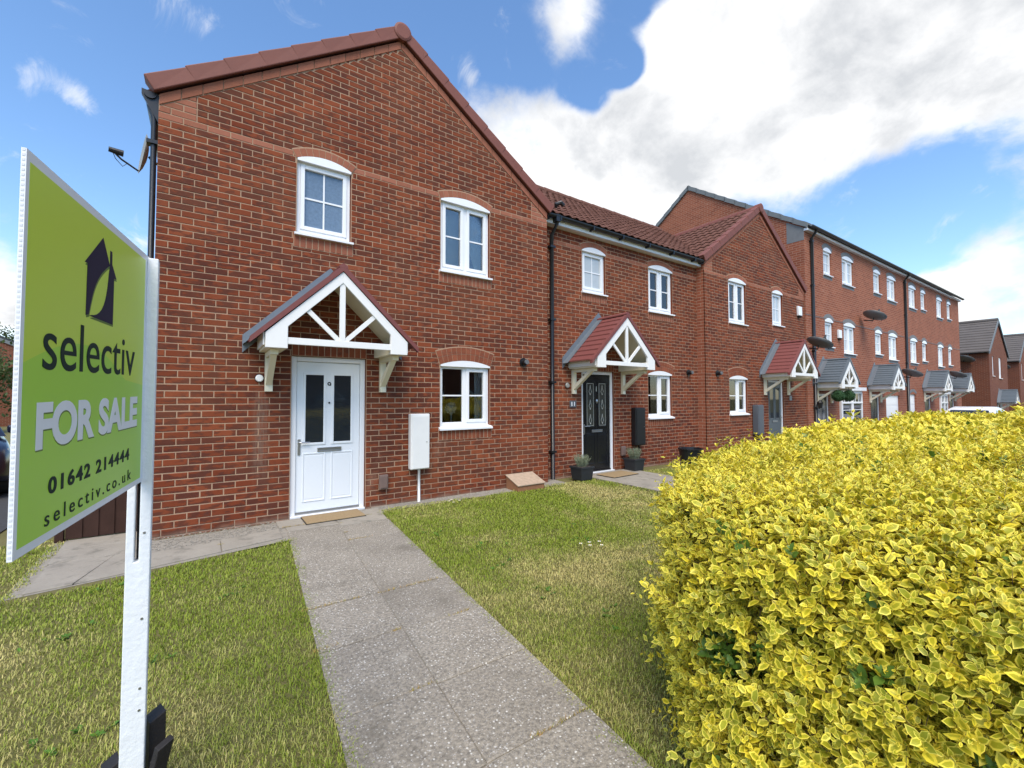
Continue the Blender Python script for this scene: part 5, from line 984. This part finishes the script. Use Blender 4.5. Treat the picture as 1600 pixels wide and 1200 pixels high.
def rosettes():      # plantain and clover in the turf
    b = MB(); rr = random.Random(21)
    for i in range(150):
        x, y = (rr.uniform(-2.6, -.5), rr.uniform(-4.6, -1.3)) if i < 95 else (rr.uniform(1.0, 4.2), rr.uniform(-4.2, -.6))
        if x > pathL(y) - .05 and x < pathR(y) + .05 or (x > .9 and y < np.interp(x, FPx[3:], FPy[3:]) + .1): continue
        if i % 5 == 0: cx_, cy_ = x, y
        else: x, y = cx_ + rr.gauss(0, .09), cy_ + rr.gauss(0, .07)
        if pathL(y) - .03 < x < pathR(y) + .03: continue
        for k in range(rr.randint(4, 8)):
            a = rr.uniform(0, 6.28); l_ = rr.uniform(.018, .042); w_ = l_ * rr.uniform(.22, .34); d = Vector((math.cos(a), math.sin(a), rr.uniform(.3, .9))).normalized(); p = Vector((x, y, -.006)); sd = d.cross(Vector((0, 0, 1))).normalized() * w_
            g = rr.uniform(.7, 1.2); b.add([p, p + d * l_ * .5 + sd, p + d * l_ + Vector((0, 0, -.006)), p + d * l_ * .5 - sd], [(0, 1, 2, 3)], (.085 * g, .19 * g, .022 * g))
    tag(ob('lawn_weeds', b, 'grass_blade'), 'darker broad-leaved weeds dotted through the lawn turf', 'weeds', kind='stuff')
rosettes()
def gravel():
    b = MB(); rr = random.Random(9); base = [(1, 0, 0), (-1, 0, 0), (0, 1, 0), (0, -1, 0), (0, 0, .8), (0, 0, -.8)]; fs = [(0, 2, 4), (2, 1, 4), (1, 3, 4), (3, 0, 4), (2, 0, 5), (1, 2, 5), (3, 1, 5), (0, 3, 5)]
    for i in range(2600):
        if rr.random() < .68: x, y = rr.uniform(1.05, 4.3), -abs(rr.gauss(0, .11)) - .01
        else: x = rr.uniform(-1.4, -.15); y = rr.uniform(-.55 + (x + .2) * .2, -.01)
        s = rr.uniform(.004, .012) * (1.6 if rr.random() < .04 else 1); sx, sy, sz = s * rr.uniform(.7, 1.5), s * rr.uniform(.7, 1.5), s * rr.uniform(.5, .9); a = rr.random() * 6.28; c, q = math.cos(a), math.sin(a)
        b.add([(x + (u * c * sx - v * q * sy), y + (u * q * sx + v * c * sy), -.006 + w_ * sz) for u, v, w_ in base], fs)
    tag(ob('gravel', b, 'pebble'), 'thin strip of gravel and soil along the foot of the brick wall', 'gravel', kind='stuff')
    tag(ob('border_soil', MB().add([(1.0, -.30, -.0075), (4.4, -.28, -.0075), (4.4, .2, -.0075), (1.0, .01, -.0075)], [(0, 1, 2, 3)]), 'pebble'), kind='structure')
gravel()
dm = MB(); 
for i in range(10): a = i * .628; dm.add([(0, 0, .03), (.014 * math.cos(a - .25), .014 * math.sin(a - .25), .032), (.017 * math.cos(a), .017 * math.sin(a), .03), (.014 * math.cos(a + .25), .014 * math.sin(a + .25), .032)], [(0, 1, 2, 3)])
dme = dm.mesh('petals'); eye = MB().lathe([(.0055, .030), (.004, .0345), (0, .036)], 8).mesh('eye'); stm = MB().tube([(0, 0, -.01), (0, 0, .03)], .0012, 4).mesh('stalk')
for i, (x, y) in enumerate([(2.26, -2.93), (2.32, -2.86), (2.36, -2.99), (2.22, -2.84), (2.42, -2.90), (1.98, -.42), (2.05, -.36), (2.12, -.47), (2.0, -.52)]):
    T = thing('daisy', (x, y, 0), 'tiny white daisy in the small cluster on the lawn near the hedge' if i < 5 else 'tiny white daisy in the cluster by the gravel below the window', 'flower', 'daisies near the hedge' if i < 5 else 'daisies by the wall')
    link('petals', dme, 'daisy', T); link('eye', eye, 'daisy_eye', T); link('stalk', stm, 'topiary', T)
# ------------------------------------------------------------------ trees seen past the board
def tree(loc, h, r_, label, seed):
    T = thing('leafy_tree', loc, label, 'tree', 'trees behind the board'); rr = np.random.default_rng(seed); tr = MB(); tr.tube([(0, 0, -.2), (.05, .02, h * .3), (-.03, .05, h * .62)], [.16, .12, .05], 8)
    for i in range(7): a = i * .9; z = h * (.28 + .05 * i); tr.tube([(0, 0, z), (math.cos(a) * r_ * .6, math.sin(a) * r_ * .6, z + r_ * .5)], [.05, .015], 5)
    ob('trunk', tr, 'bark', T); n = 4200; cl = rr.normal(size=(26, 3)) * np.array([.45, .45, .33]) * r_ + np.array([0, 0, h * .66]); c = cl[rr.integers(0, 26, n)] + rr.normal(size=(n, 3)) * r_ * .2; c[:, 2] = np.maximum(c[:, 2], h * .18); u = rr.normal(size=(n, 3)); u /= np.linalg.norm(u, axis=1)[:, None]; v = np.cross(u, rr.normal(size=(n, 3))); v /= np.linalg.norm(v, axis=1)[:, None]; s = rr.uniform(.06, .12, n)[:, None]
    V = np.stack([c - u * s, c + v * s * .5, c + u * s, c - v * s * .5], 1).reshape(-1, 3); F = (np.arange(n) * 4)[:, None] + np.arange(4); tag(link('crown', npmesh('crown', V, F, 4), 'tree_leaf', T), kind='stuff')
for i, (x, y, h, r_, l) in enumerate([(-9.5, 24, 4.2, 1.9, 'bushy green tree just above the parked dark car'), (-13.5, 27, 4.6, 2.2, 'taller leafy tree left of the parked dark car'), (-11.6, 38.5, 7.2, 2.6, 'tree rising behind the roof at the left edge')]): tree((x, y, -.03), h, r_, l, 40 + i)
